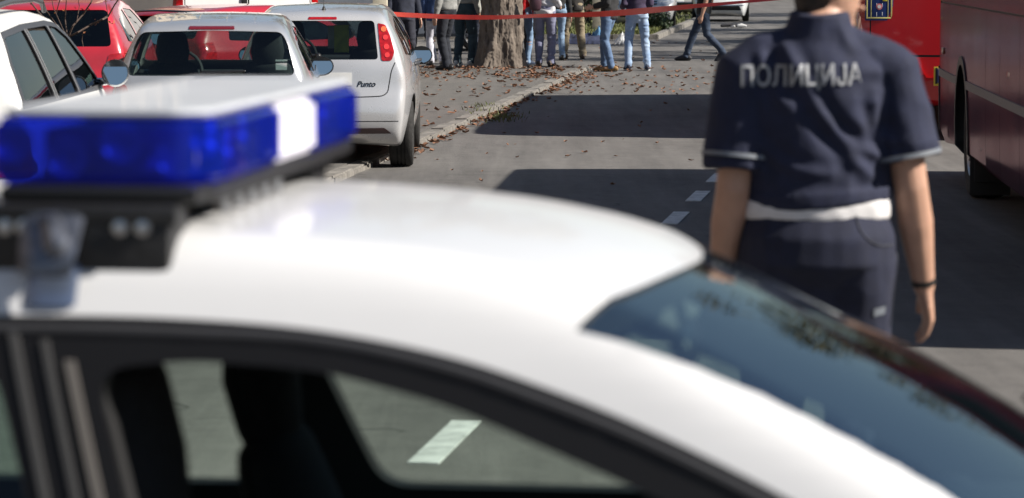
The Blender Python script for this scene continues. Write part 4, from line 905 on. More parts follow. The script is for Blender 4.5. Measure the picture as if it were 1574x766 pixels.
def hand(mb, wrist, d, side, curl=.5, back=None):
    """palm + five fingers; d = forearm direction, side=+1 right"""
    d = d.normalized(); lat = Vector((0, 1, 0)); lat = (lat - d * lat.dot(d)).normalized()   # thumb side (forward)
    nrm = d.cross(lat).normalized()
    if nrm.x * side > 0: nrm = -nrm        # palm faces the thigh
    pal = wrist + d * .085
    mb.tube([wrist - d * .02, wrist + d * .02, wrist + d * .05, pal], [(.024, .021), (.032, .020), (.040, .018), (.040, .015)], 12, ref=lat)
    for i, (o, ln) in enumerate(((.030, .072), (.010, .080), (-.010, .074), (-.029, .058))):
        b0 = pal + lat * o - d * .012; b1 = b0 + d * ln * .45 + nrm * curl * .010; b2 = b1 + (d * .8 + nrm * curl * .8).normalized() * ln * .33; b3 = b2 + (d * .5 + nrm * curl * 1.2).normalized() * ln * .27
        mb.tube([b0, b1, b2, b3], [.0095, .0092, .0085, .0072], 8)
    t0 = wrist + d * .025 + lat * .028; t1 = t0 + lat * .024 + d * .030 + nrm * .008; t2 = t1 + d * .030 + lat * .004 + nrm * .006
    mb.tube([t0, t1, t2], [.0125, .0108, .0085], 8)
def smooth_mesh(me, it):
    p = verts_np(me); e = np.empty(len(me.edges) * 2, np.int64); me.edges.foreach_get("vertices", e); e = e.reshape(-1, 2)
    c = np.bincount(e.ravel(), minlength=len(p))[:, None]
    for _ in range(it):
        q = np.zeros_like(p)
        for k in range(3): q[:, k] = np.bincount(e[:, 0], p[e[:, 1], k], len(p)) + np.bincount(e[:, 1], p[e[:, 0], k], len(p))
        p = p * .5 + .5 * q / np.maximum(c, 1)
    set_verts(me, p)
def wrinkle(me, amp, freq=(7, 7, 15), seed=1, mask=None, warp=.6, ridged=True):
    p = verts_np(me); n_ = norms_np(me); f = np.array(freq)
    wv = np.stack([vnoise(p * 3 + 7.3 * i, seed + i) for i in range(3)], 1) * warp / 6
    q = (p + wv) * f
    a = vnoise(q, seed + 11); b_ = vnoise(q * 2.1 + 3, seed + 12)
    h = ((.6 - np.abs(a) * 1.6) if ridged else a) + .4 * b_
    if mask is not None: h = h * mask(p)
    set_verts(me, p + n_ * (amp * h)[:, None])
    if ridged: smooth_mesh(me, 2)
def person(name, label, loc, face, h, top, low, shoe, ankR=(.10, 0, 0), ankL=(-.10, 0, 0), wrR=(.265, .03, .83), wrL=(-.265, .03, .83), hem=.93, short=False, hair=(.03, .02, .015), head_turn=0., pitch=(0, 0), vox=.0095, cvox=.0105, slim=1.0, hips=1.0, bulk=1.0, drop=0.0, wfreq=(6, 6, 17), hipfold=.6, leg=1.0, wr_amp=.010, group=None, elbow_pole=(0, -1, -.1), collar=True, extra=None, sole=None, lean=0.):
    k = h / 1.78; root = empty(name, loc, R(face), label, "person", group)
    hipz = .925 - max(0, abs(ankR[1] - ankL[1]) - .25) * .08
    dz = hipz - .925
    S_ = lambda x, y, z: Vector((x, y + lean * max(0, z - .9), z + (dz if z > .8 else 0))) * k
    # joints
    J = {}
    for s_, an, wr in ((1, ankR, wrR), (-1, ankL, wrL)):
        hip = Vector((.088 * s_, 0, hipz)); ank = Vector((an[0], an[1], .085 + an[2])); kn = ik(hip, ank, .435, .425, (.12 * s_, 1, 0))
        sh = S_(.172 * s_ * slim, -.01, 1.385) / k; wt = Vector(wr) + Vector((0, 0, dz)); el = ik(sh, wt, .30, .265, elbow_pole)
        J[s_] = (hip * k, kn * k, ank * k, sh * k, el * k, wt * k)
    # ---- skin body, one continuous surface
    B = MB(); ht = R(head_turn); nb = S_(0, -.005, 1.50)
    def hd(x, y, z):
        c, s_ = math.cos(ht), math.sin(ht); p = S_(0, 0, z); y = y + drop * .5; x_ = 0; return Vector((p.x + (x * c - y * s_) * k, p.y + (x * s_ + y * c) * k, p.z - drop * k - y * drop * 2.2 * k))
    B.tube([S_(0, -.012, 1.42), S_(0, -.010, 1.50), hd(0, -.004, 1.57)], [(.075 * k, .07 * k), (.060 * k, .062 * k), (.056 * k, .060 * k)], 18)
    refv = Vector((math.cos(ht), math.sin(ht), 0))
    B.tube([hd(0, .045, 1.560), hd(0, .030, 1.585), hd(0, .016, 1.62), hd(0, .008, 1.66), hd(0, .002, 1.70), hd(0, -.004, 1.735), hd(0, -.006, 1.762), hd(0, -.006, 1.776)], [(.030 * k, .034 * k), (.052 * k, .060 * k), (.064 * k, .080 * k), (.071 * k, .094 * k), (.074 * k, .099 * k), (.069 * k, .091 * k), (.050 * k, .066 * k), (.022 * k, .03 * k)], 22, ref=refv)
    B.tube([hd(0, .098, 1.680), hd(0, .112, 1.655), hd(0, .117, 1.640), hd(0, .100, 1.632)], [.009 * k, .011 * k, .014 * k, .010 * k], 8)          # nose
    B.tube([hd(-.022, .090, 1.603), hd(0, .098, 1.603), hd(.022, .090, 1.603)], .008 * k, 8)                                                       # lips
    B.tube([hd(-.035, .086, 1.690), hd(0, .097, 1.692), hd(.035, .086, 1.690)], .009 * k, 8)                                                       # brow
    for s_ in (1, -1):
        B.tube([hd(.072 * s_, -.012, 1.628), hd(.080 * s_, -.016, 1.655), hd(.078 * s_, -.016, 1.685)], [(.008 * k, .012 * k), (.009 * k, .018 * k), (.007 * k, .014 * k)], 10, ref=refv)  # ear
    B.tube([S_(0, 0, .90), S_(0, 0, 1.02), S_(0, 0, 1.12), S_(0, 0, 1.28), S_(0, 0, 1.40), S_(0, -.005, 1.455)], [(.135 * k, .095 * k), (.135 * k, .09 * k), (.125 * k, .085 * k), (.150 * k, .095 * k), (.130 * k, .080 * k), (.06 * k, .06 * k)], 20)
    for s_ in (1, -1):
        hip, kn, an, sh, el, wt = J[s_]
        B.tube([hip, lerp(hip, kn, .5), kn, lerp(kn, an, .35), lerp(kn, an, .9), an], [.075 * k, .066 * k, .050 * k, .050 * k, .034 * k, .034 * k], 14)
        B.tube([sh, lerp(sh, el, .5), el, lerp(el, wt, .35), wt], [.038 * k, .046 * k * bulk, .041 * k * bulk, .0425 * k * bulk, .0275 * k], 14)
        if bulk > 1: B.tube([el + Vector((.0, -.018, -.01)), el + Vector((0, -.024, .02))], .021, 10)      # elbow
        hm = MB(); hand(hm, wt / k, (wt - el) / k, s_); B.add([Vector(v) * k for v in hm.v], hm.f)
        B.tube([an, an + Vector((0, .10 * k, -.045 * k))], [.034 * k, .026 * k], 10)
    me = remesh(B.v, B.f, vox, 3); shade(me, 80); body = link("body", me, SKIN, root)
    for s_ in (1, -1):
        e = MB(); p = hd(.031 * s_, .089, 1.668); e.tube([p + Vector((-.006, 0, 0)), p + Vector((.006, 0, 0))], .008 * k, 8); e.build("eye", mat("eye_dark", (.02, .015, .012), .2), body)
    Hm = MB(); Hm.tube([hd(0, -.040, 1.600), hd(0, -.032, 1.65), hd(0, -.022, 1.70), hd(0, -.014, 1.745), hd(0, -.010, 1.778), hd(0, -.010, 1.792)], [(.052 * k, .050 * k), (.073 * k, .074 * k), (.079 * k, .088 * k), (.075 * k, .092 * k), (.056 * k, .070 * k), (.025 * k, .03 * k)], 22, ref=refv)
    me = remesh(Hm.v, Hm.f, .010, 2); wrinkle(me, .004, (60, 60, 25), 5); shade(me, 80); link("hair", me, mat("hair_%d" % int(hair[0] * 1000), hair, .6, var=.4, scale=60, bump=.5, bscale=200), root)
    # ---- trousers
    T = MB()
    wz = 1.045
    T.tube([S_(0, .005, .855), S_(0, .0, .91), S_(0, -.004, .97), S_(0, 0, wz)], [(.12 * k, .10 * k), (.170 * k * hips, .125 * k * hips), (.168 * k * hips, .125 * k * hips), (.155 * k * hips, .110 * k)], 24)
    for s_ in (1, -1):
        hip, kn, an, *_ = J[s_]; lw = leg
        end = lerp(kn, an, 1.0) + Vector((0, 0, -.045 * k))
        T.tube([hip + Vector((0, 0, -.01)), lerp(hip, kn, .3), lerp(hip, kn, .7), kn, lerp(kn, an, .4), lerp(kn, an, .8), end], [.097 * k * hips, .091 * k * hips, .077 * k * lw, .067 * k * lw, .066 * k * lw, .060 * k * lw, .061 * k * lw], 18, dome=False)
    me = remesh(T.v, T.f, cvox, 4 if bulk == 1 else 10)
    kz = .5 * k
    wrinkle(me, wr_amp * k, wfreq, zlib.crc32(label.encode()) % 97, lambda p: .35 + .9 * np.exp(-((p[:, 2] - kz) / .13)**2) + 1.0 * np.exp(-((p[:, 2] - .14) / .10)**2) + hipfold * np.exp(-((p[:, 2] - .86 * k) / .10)**2))
    shade(me, 80); trousers = link("trousers", me, low, root)
    # ---- upper garment
    U = MB(); a = .012
    U.tube([S_(0, 0, hem), S_(0, 0, hem + .04), S_(0, 0, 1.08), S_(0, 0, 1.20), S_(0, -.005, 1.32), S_(0, -.008, 1.40), S_(0, -.010, 1.455), S_(0, -.010, 1.495)], [(.176 * k * slim, .132 * k), (.180 * k * slim, .136 * k), (.172 * k * slim, .128 * k), (.182 * k * slim, .130 * k), (.192 * k * slim, .132 * k), (.172 * k * slim, .118 * k), (.120 * k, .092 * k), (.074 * k, .076 * k)], 26, dome=False)
    for s_ in (1, -1):
        hip, kn, an, sh, el, wt = J[s_]; inn = S_(.06 * s_, -.01, 1.448)
        if short:
            e2 = lerp(sh, el, .80); U.tube([inn, lerp(inn, sh, .6), sh, lerp(sh, el, .4), e2], [.050 * k, .064 * k * bulk, .070 * k * bulk, .076 * k * bulk, .080 * k * bulk], 18, dome=False)
        else:
            U.tube([inn, sh, lerp(sh, el, .5), el, lerp(el, wt, .5), lerp(el, wt, .93)], [.050 * k, .066 * k, .062 * k, .057 * k, .053 * k, .046 * k], 16, dome=False)
    if collar: U.tube([S_(0, -.012, 1.470), S_(0, -.014, 1.505), S_(0, -.016, 1.530)], [(.092 * k, .088 * k), (.078 * k, .080 * k), (.070 * k, .076 * k)], 20, dome=False)
    me = remesh(U.v, U.f, cvox, 4)
    wrinkle(me, wr_amp * k * .9, (7, 7, 9), (zlib.crc32(label.encode()) + 31) % 97, None)
    shade(me, 80); upper = link("shirt" if short else "jacket", me, top, root)
    # ---- shoes
    for s_, an, pt in ((1, ankR, pitch[0]), (-1, ankL, pitch[1])):
        sp = MB(); sp.tube([(0, -.075, .048), (0, -.03, .056), (0, .04, .058), (0, .11, .044), (0, .165, .034), (0, .185, .028)], [(.034, .040), (.040, .052), (.043, .054), (.047, .040), (.042, .030), (.030, .022)], 16, ref=(1, 0, 0))
        v = [Vector((q[0], q[1], max(.014, q[2]))) for q in sp.v]
        o = mobj("shoe", [q * k for q in v], sp.f, shoe, root)
        o.location = (an[0] * k, an[1] * k, an[2] * k); o.rotation_euler = (R(pt), 0, R(-8 * s_))
        so_ = MB(); so_.tube([(0, -.072, .010), (0, .0, .010), (0, .10, .010), (0, .17, .012)], [(.036, .0105), (.040, .0105), (.047, .0105), (.038, .010)], 14, ref=(1, 0, 0))
        q = mobj("sole", [Vector(z_) * k for z_ in so_.v], so_.f, sole or mat("sole_dark", (.03, .028, .026), .8), o)
    return dict(root=root, body=body, upper=upper, trousers=trousers, J=J, k=k)
def feet(px, py, z=0.): return gnd(px, py, z)

navy = fabric("police_navy", (.013, .017, .046), .85, var=.12)
def officer():
    D = F_PX / 565.0; X = place(1257, D)
    P = person("police_officer", "officer from behind in navy short-sleeved polo lettered across the back, beyond the police car", (X, D, 0), 0, 1.935, navy, fabric("officer_trousers", (.012, .015, .038), .85), mat("boot_black", (.012, .012, .012), .4),
        wrR=(.278, .045, .835), wrL=(-.238, .055, .84), hem=1.045, short=True, head_turn=-62, vox=.0048, cvox=.0062, wr_amp=.008, slim=1.06, hips=1.17, leg=1.2, bulk=1.06, drop=.052, wfreq=(8, 8, 6), hipfold=.4, hair=(.035, .024, .018), elbow_pole=(.0, -1, .0))
    k = P["k"]; root = P["root"]; root["category"] = "police officer"
    # pulled diagonal folds across the back of the polo
    me = P["upper"].data; p = verts_np(me); n_ = norms_np(me); d = np.zeros(len(p))
    for (x0, z0, x1, z1, a, w_) in ((-.09, 1.44, .12, 1.12, .014, .017), (-.02, 1.30, .17, 1.16, .011, .015), (.13, 1.33, .17, 1.20, .012, .016), (-.15, 1.42, -.09, 1.30, .010, .014), (.05, 1.49, .13, 1.44, .006, .016), (-.16, 1.22, .02, 1.13, .007, .014), (.13, 1.30, .20, 1.14, .010, .013)):
        A = np.array([x0, z0]) * k; Bv = np.array([x1, z1]) * k; e = Bv - A; t = np.clip(((p[:, [0, 2]] - A) @ e) / (e @ e), 0, 1)
        bend = np.stack([np.zeros_like(t), -.03 * np.sin(t * np.pi)], 1)
        ds = np.linalg.norm(p[:, [0, 2]] - (A + t[:, None] * e + bend), axis=1)
        d += 1.5 * a * (np.exp(-(ds / w_)**2) - .55 * np.exp(-((ds - 2.1 * w_) / (1.2 * w_))**2)) * np.sin(np.clip(t, .04, .96) * np.pi)**.5
    back = (p[:, 1] < 0).astype(float)
    p[:, 2] += np.clip((1.30 * k - p[:, 2]) / (.25 * k), 0, 1) * p[:, 0] * .085
    set_verts(me, p + n_ * (d * back)[:, None])
    # white undershirt band under the hem
    u = MB(); S_ = lambda x, y, z: Vector((x, y, z)) * k
    u.tube([S_(0, 0, 1.012), S_(0, 0, 1.045), S_(0, 0, 1.068)], [(.188 * k, .126 * k), (.190 * k, .128 * k), (.186 * k, .124 * k)], 40, dome=False)
    me_u = remesh(u.v, u.f, .008, 2); wrinkle(me_u, .004, (14, 14, 6), 3); shade(me_u, 80); link("undershirt", me_u, fabric("white", (.72, .70, .70), .8, var=.05), root)
    # sleeve piping
    for s_ in (1, -1):
        hip, kn, an, sh, el, wt = P["J"][s_]; a = lerp(sh, el, .70); b_ = lerp(sh, el, .735)
        q = MB(); q.tube([a, b_], [.0895 * k, .0900 * k], 36, dome=False); q.build("sleeve_stripe", fabric("reflective", (.20, .22, .25), .5, var=.1), P["upper"])
    # wristband on the right wrist
    hip, kn, an, sh, el, wt = P["J"][1]; u_ = (wt - el).normalized()
    q = MB(); q.tube([wt - u_ * .022, wt - u_ * .008], .0315 * k, 20, dome=False); q.build("wristband", mat("band_black", (.012, .012, .012), .5), root)
    bm = bmesh.new(); bm.from_mesh(P["trousers"].data); bt = BVHTree.FromBMesh(bm); bm.free(); pv = []
    for b_ in (0, 1):
        for a in range(5):
            x_ = .150 + .034 * a / 4; z_ = .838 + .022 * b_ + .006 * a / 4; hit = bt.ray_cast(Vector((x_, -1, z_)), Vector((0, 1, 0))); pv.append((x_, (hit[0].y if hit[0] else -.05) - .003, z_))
    mobj("reflective_tab", pv, [[a, a + 1, a + 6, a + 5] for a in range(4)], fabric("reflective", (.20, .22, .25), .5), P["trousers"])
    # trouser piping along the right seam and the edge of the hip pocket
    for nm, pl_ in (("seam_piping", [(.186, 1.04), (.196, .98), (.198, .90), (.192, .82), (.186, .74)]), ("pocket_edge", [(.085, 1.03), (.10, .985), (.14, .955), (.185, .95)])):
        pp = []
        for (x_, z_) in catmull([(a * k, b_ * k) for a, b_ in pl_], False, 6):
            hit = bt.ray_cast(Vector((x_, -1, z_)), Vector((0, 1, 0)))
            if hit[0]: pp.append((x_, hit[0].y - .001, z_))
        if len(pp) > 3: q = MB(); q.tube(pp, .0028, 6); q.build(nm, fabric("piping", (.035, .038, .055), .8), P["trousers"])
    # back lettering laid onto the cloth
    bm = bmesh.new(); bm.from_mesh(P["upper"].data); bvh = BVHTree.FromBMesh(bm); bm.free()
    tm = text_mesh("ПОЛИЦИЈА", .1, .0, 0, .0016)
    b2 = bmesh.new(); b2.from_mesh(tm); bmesh.ops.triangulate(b2, faces=b2.faces)
    for _ in range(3):
        es = [e for e in b2.edges if e.calc_length() > .009]
        if es: bmesh.ops.subdivide_edges(b2, edges=es, cuts=1); bmesh.ops.triangulate(b2, faces=b2.faces)
    b2.to_mesh(tm); b2.free()
    v = verts_np(tm); wd = v[:, 0].max() - v[:, 0].min(); hgt = v[:, 1].max() - v[:, 1].min()
    tw = 182 / 565.0; thh = 40 / 565.0; cxl = place(1233, D - .14) - X; czl = 1.8 - (118 + 60) / (F_PX / (D - .14))
    v[:, 0] = (v[:, 0] - (v[:, 0].max() + v[:, 0].min()) / 2) * tw / wd; v[:, 1] = (v[:, 1] - (v[:, 1].max() + v[:, 1].min()) / 2) * thh / hgt
    nv = np.zeros_like(v)
    for i, (a, b_, c) in enumerate(v):
        x_ = cxl + a; z_ = czl + b_ + a * .02; hit = bvh.ray_cast(Vector((x_, -1, z_)), Vector((0, 1, 0)))
        ys = [hit[0].y] if hit[0] else [-.1]
        for ox, oz in ((.007, 0), (-.007, 0), (0, .007), (0, -.007)):
            h2 = bvh.ray_cast(Vector((x_ + ox, -1, z_ + oz)), Vector((0, 1, 0)))
            if h2[0]: ys.append(h2[0].y)
        nv[i] = (x_, min(ys) - .003, z_)
    set_verts(tm, nv); shade(tm, 80)
    link("lettering", tm, mat("lettering_grey", (.40, .41, .43), .6, var=.30, scale=22), P["upper"])
officer()

blk = mat("shoe_black", (.015, .014, .014), .4); wht = mat("shoe_white", (.70, .70, .68), .5, var=.05); tan_s = mat("shoe_tan", (.30, .17, .06), .6, var=.2, scale=30); dkb = mat("shoe_brown", (.07, .05, .04), .55)
dark = fabric("black", (.016, .016, .018)); dnavy = fabric("dark_navy", (.018, .022, .04)); jean = fabric("jeans_blue", (.055, .10, .20), col2=(.13, .20, .32), scale=7); ljean = fabric("jeans_light", (.17, .27, .45), col2=(.42, .52, .66), scale=6)
djean = fabric("jeans_dark", (.022, .035, .065), col2=(.04, .06, .10), scale=6); teal = fabric("jeans_teal", (.025, .045, .06), col2=(.05, .085, .105), scale=6)
GP = "bystanders beyond the tape"
ZW = KH
person("person", "person in a dark navy suit, leftmost behind the tape", gnd(620, 112, ZW), 200, 1.80, dnavy, fabric("suit", (.02, .021, .034)), blk, hem=.80, group=GP)
person("person", "person in black leather jacket and dark jeans, beside the navy suit", (place(651, 53.5), 53.5, 0), 150, 1.78, mat("leather_black", (.02, .019, .018), .38, var=.3, scale=14, bump=.3), dnavy, blk, ankR=(.11, .20, .0), ankL=(-.11, -.18, .02), group=GP)
person("person", "person in blue jacket and pale grey trousers, half hidden left of the tree", (place(671, 52.0), 52.0, 0), 10, 1.76, fabric("blue_jacket", (.05, .09, .22)), fabric("pale_grey", (.55, .55, .62)), blk, hem=.78, group=GP)
person("person", "person in grey jacket, dark vest, dark trousers and black shoes left of the tree", (place(688, 48.3), 48.3, ZW), 55, 1.84, fabric("grey_jacket", (.26, .26, .25)), fabric("ink_trousers", (.012, .015, .024)), blk, ankR=(.09, .05, 0), ankL=(-.09, -.06, 0), wrR=(.27, .10, .86), group=GP, leg=1.1)
person("person", "person in light grey hooded top, teal jeans and white sneakers beside the tree", (place(713, 50.2), 50.2, ZW), -25, 1.83, fabric("stone_grey", (.34, .34, .31)), teal, wht, ankR=(.12, .04, 0), ankL=(-.10, -.04, 0), hem=1.0, group=GP, leg=1.12, sole=mat("sole_white", (.7, .7, .68), .6))
person("person", "person in navy jacket mostly hidden behind the tree trunk", (place(741, 53.0), 53.0, 0), 30, 1.80, fabric("navy2", (.03, .04, .10)), dnavy, blk, group=GP)
person("person", "person in a bright red top and jeans just right of the tree trunk", (place(803, 50.4), 50.4, ZW), -30, 1.70, fabric("red", (.60, .015, .02)), fabric("jeans_mid", (.12, .20, .33), col2=(.25, .36, .52), scale=6), mat("boot_navy", (.02, .03, .06), .5), slim=.9, leg=.82, hem=.88, group=GP)
person("person", "person in a long black coat between the red top and the pale jumper", (place(821, 52.6), 52.6, 0), 20, 1.72, dark, dark, blk, hem=.55, slim=.92, group=GP)
person("person", "person in pale grey jumper and lavender-grey trousers, seen from behind right of the tree", (place(837, 50.0), 50.0, ZW), -12, 1.78, fabric("pale_jumper", (.58, .58, .62), var=.05), fabric("lavender_grey", (.17, .175, .27), col2=(.24, .25, .36), scale=7), dkb, ankR=(.10, .02, 0), ankL=(-.10, .0, 0), wrR=(.22, .16, 1.0), wrL=(-.22, .16, 1.02), hem=.86, group=GP, leg=1.1, wr_amp=.013)
person("person", "person in dark jacket and faded blue jeans behind the pale jumper", (place(856, 55.0), 55.0, 0), 15, 1.76, dark, fabric("faded_blue", (.22, .32, .46)), blk, slim=.9, leg=.9, group=GP)
person("person", "person in khaki trousers and dark jacket standing with feet apart", gnd(882, 91), 12, 1.84, fabric("brown_black", (.028, .024, .022)), fabric("khaki", (.21, .165, .105), col2=(.30, .25, .17), scale=6), dkb, ankR=(.17, .02, 0), ankL=(-.15, .05, 0), wrR=(.20, .22, 1.02), wrL=(-.20, .22, 1.02), hem=.86, group=GP, leg=1.12, wr_amp=.014)
person("person", "person in black jacket, blue jeans and tan shoes beside the light-jeans person", gnd(936, 110), 65, 1.82, fabric("soft_black", (.02, .02, .022)), jean, tan_s, ankR=(.05, .10, 0), ankL=(-.12, -.10, 0), wrR=(.18, .22, 1.03), wrL=(-.2, .2, 1.03), hem=.84, group=GP)
person("person", "person in purple jacket and light blue jeans seen from behind", gnd(979, 109), 4, 1.80, fabric("aubergine", (.05, .035, .075)), ljean, fabric("sneaker_navy", (.03, .035, .06)), ankR=(.17, -.02, 0), ankL=(-.14, .04, 0), wrR=(.22, .20, 1.03), wrL=(-.22, .2, 1.03), hem=.92, group=GP, wr_amp=.013, sole=mat("sole_white", (.7, .7, .68), .6))
person("person", "person in black T-shirt and dark jeans walking left across the road", gnd(1082, 94), 82, 1.82, dark, djean, mat("shoe_walk", (.03, .03, .035), .6), ankR=(.08, .33, .0), ankL=(-.08, -.36, .07), wrR=(.25, -.05, .85), wrL=(-.27, .02, .84), short=True, hem=.86, pitch=(0, -38), group=GP, wr_amp=.012)
# ------------------------------------------------------------------ trees
leafm = mat("tree_leaf", (.065, .085, .02), .6, var=.35, scale=1.2, col2=(.16, .10, .02))
LB = leafm.node_tree.nodes["Principled BSDF"]; LB.inputs["Transmission Weight"].default_value = 0.0
barkm = mat("bark", (.24, .20, .165), .95, var=.45, scale=9, bump=.8, bscale=28, stretch=(1, 1, .3), col2=(.055, .042, .034))
def trunk_mesh(r0, hgt, nu, nz, seed, deep, lean=(0, 0), flare=.35):
    zs = np.concatenate([np.linspace(-.15, 1.6, int(nz * .7)), np.linspace(1.6, hgt, nz - int(nz * .7) + 1)[1:]]); th = np.arange(nu) / nu * 2 * np.pi
    Z, T = np.meshgrid(zs, th, indexing='ij')
    fl = flare * np.exp(-np.clip(Z, 0, None) / .28) * (1 + .55 * np.cos(5 * T + 1.3 * seed) + .25 * np.cos(3 * T))
    rr = r0 * (1 + fl) * (1 - .42 * np.clip(Z, 0, None) / hgt) * (1 + .05 * np.cos(2 * T + Z * .6) + .04 * np.cos(3 * T - Z))
    cp = np.stack([np.cos(T) * r0, np.sin(T) * r0, Z], -1).reshape(-1, 3)
    wv = vnoise(cp * [5, 5, 1.6] + 9, seed) * .25
    a = vnoise(np.stack([cp[:, 0] * 11 + wv * 4, cp[:, 1] * 11 + wv * 4, cp[:, 2] * 2.6], 1), seed + 1); b_ = vnoise(np.stack([cp[:, 0] * 26, cp[:, 1] * 26, cp[:, 2] * 8 + wv], 1), seed + 2); c = vnoise(cp * [60, 60, 30], seed + 3)
    disp = deep * ((np.abs(a) * 1.7 - .5) + .5 * (np.abs(b_) - .3) + .18 * c)
    rr = rr + disp.reshape(rr.shape)
    X = np.cos(T) * rr + lean[0] * Z; Y = np.sin(T) * rr + lean[1] * Z
    V = np.stack([X, Y, Z], -1).reshape(-1, 3); n = len(zs)
    i = np.arange(n - 1)[:, None] * nu; k_ = np.arange(nu)[None]; k2 = (k_ + 1) % nu
    f = np.stack([i + k_, i + k2, i + nu + k2, i + nu + k_], -1).reshape(-1, 4).tolist() + [[(n - 1) * nu + j for j in range(nu)]]
    return V, f
def leaf_cloud(centres, n, size, seed):
    rg = np.random.RandomState(seed); c = np.array(centres); ci = rg.randint(0, len(c), n); rad = c[ci, 3:4]
    d = rg.normal(size=(n, 3)); d /= np.linalg.norm(d, axis=1)[:, None]; p = c[ci, :3] + d * rad * (rg.rand(n, 1)**.45)
    u = rg.normal(size=(n, 3)); u /= np.linalg.norm(u, axis=1)[:, None]; v = np.cross(u, rg.normal(size=(n, 3))); v /= np.linalg.norm(v, axis=1)[:, None]
    s_ = size * (.6 + .8 * rg.rand(n, 1)); nn = np.cross(u, v)
    V = np.stack([p - u * s_, p - v * s_ * .5 + nn * s_ * .12, p + u * s_, p + v * s_ * .5 + nn * s_ * .12], 1).reshape(-1, 3)
    F_ = np.arange(n * 4).reshape(-1, 4); return V, F_
def make_tree(name, label, loc, r0, seed, hgt=5.5, crown_r=3.4, crown_z=7.5, nleaf=5200, detail=False, group=None, leaf=.13, lean=(0, 0)):
    rt = empty(name, loc, 0, label, "tree", group); q = random.Random(seed)
    V, f = trunk_mesh(r0, hgt, 220 if detail else 36, 330 if detail else 40, seed, .045 if detail else .014, lean, .30 if detail else .35); mobj("trunk", V, f, barkm, rt, ang=80)
    top = Vector((lean[0] * hgt, lean[1] * hgt, hgt)); cs = []
    B = MB()
    for k in range(9):
        a = 2 * math.pi * k / 9 + q.uniform(-.3, .3); L_ = crown_r * q.uniform(.55, .95); z1 = crown_z + q.uniform(-2.0, 2.4)
        base = top * q.uniform(.62, .98); e = Vector((top.x + math.cos(a) * L_, top.y + math.sin(a) * L_, z1)); m_ = (base + e) / 2 + Vector((0, 0, .5))
        B.tube([base, m_, e], [r0 * .38, r0 * .2, r0 * .07], 8)
        for j in range(7):
            t = q.uniform(.35, 1.1); p = base.lerp(e, t) + Vector((q.uniform(-1, 1), q.uniform(-1, 1), q.uniform(-.7, .9))); cs.append((p.x, p.y, p.z, q.uniform(.45, .95)))
    B.build("branches", barkm, rt)
    V, f = leaf_cloud(cs, nleaf, leaf, seed); mobj("crown", V, f, leafm, rt, smooth=False)
    return rt
tb = gnd(768, 110, KH)
make_tree("street_tree", "thick furrowed tree trunk standing on the pavement among the bystanders", (tb.x, 49.7, KH - .02), .325, 3, detail=True, lean=(.006, 0), crown_z=8.5, hgt=6.0)
GT = "street trees shading the road"
for i, (X, D, s_) in enumerate(((15.2, 56.5, 1.15), (16.2, 65, 1.2), (17.5, 75, 1.2), (19.5, 86, 1.25), (22, 98, 1.3), (-9.5, 66, 1.0), (-6.5, 92, 1.1), (-8.0, 120, 1.2), (30, 122, 1.2))):
    make_tree("street_tree", ["tree beyond the red bus, nearest to the tape", "second tree beyond the red bus on the right", "third tree beyond the red bus on the right", "fourth tree beyond the red bus on the right", "fifth tree beyond the red bus on the right", "leafy tree left of the blue-grey van", "leafy tree on the verge behind the far silver car", "leafy tree at the far left end of the road", "leafy tree at the far right end of the road"][i], (X, D, 0), .22 * s_, 20 + i, crown_r=3.3 * s_, crown_z=7.6 * s_, nleaf=3600, group=GT, leaf=.17)

# bare sapling in front of the red hatchback
DS = 27.0; sb = at(105, 60, DS)
sap = empty("bare_sapling", (sb.x, DS, KH), 0, "bare twiggy sapling with a few rusty leaves before the red hatchback", "sapling")
twig = mat("twig_bark", (.10, .065, .05), .8, var=.3, scale=30)
Bq = MB()
def L3(px, py, dd=0): p = at(px, py, DS + dd); return p - Vector((sb.x, DS, KH))
stem = L3(103, 62); Bq.tube([(0.0, 0, -.05), (stem.x * .6, 0, stem.z * .5), stem], [.022, .018, .015], 8)
for pts, r_ in (([(103, 62), (112, 40), (128, 22), (140, 4), (150, -20)], .010), ([(103, 58), (120, 50), (140, 38), (158, 30), (166, 26), (176, 8), (190, -12)], .011), ([(104, 60), (100, 30), (102, 2), (100, -25)], .006), ([(104, 60), (86, 22), (92, 0), (96, -18)], .006), ([(104, 62), (72, 18), (66, 0), (60, -20)], .006), ([(104, 62), (60, 20), (48, 5), (46, -20)], .009), ([(150, 33), (166, 24), (162, 0), (164, -20)], .005), ([(104, 62), (82, 12), (78, -10)], .005), ([(118, 34), (122, 10), (118, -14)], .004), ([(128, 45), (126, 62), (128, 72)], .004)):
    P_ = [L3(a, b_, random.uniform(-.08, .08)) for a, b_ in pts]; Bq.tube(P_, [r_ * (1 - .6 * i / len(P_)) for i in range(len(P_))], 6)
Bq.build("twigs", twig, sap)
V_, F_ = [], []
for (a, b_) in ((44, 2), (48, 6), (50, -3), (126, 14), (136, 14), (146, 30), (150, 34), (147, 38), (168, 34), (172, 36), (175, 34), (178, 6), (164, 2), (170, 0), (116, 12), (130, 50), (84, 20), (98, 16)):
    p = L3(a, b_, random.uniform(-.1, .1)); u = Vector((random.uniform(-1, 1), random.uniform(-1, 1), random.uniform(-1, 1))).normalized(); v = u.cross(Vector((random.uniform(-1, 1), random.uniform(-1, 1), 1))).normalized(); s_ = random.uniform(.016, .03)
    lf = mobj("leaf", [p - u * s_, p - v * s_ * .5, p + u * s_, p + v * s_ * .5, p + u.cross(v) * s_ * .3], [[0, 1, 4], [1, 2, 4], [2, 3, 4], [3, 0, 4]], mat("leaf_rust", (.36, .12, .03), .6, var=.4, scale=40), sap, smooth=False)

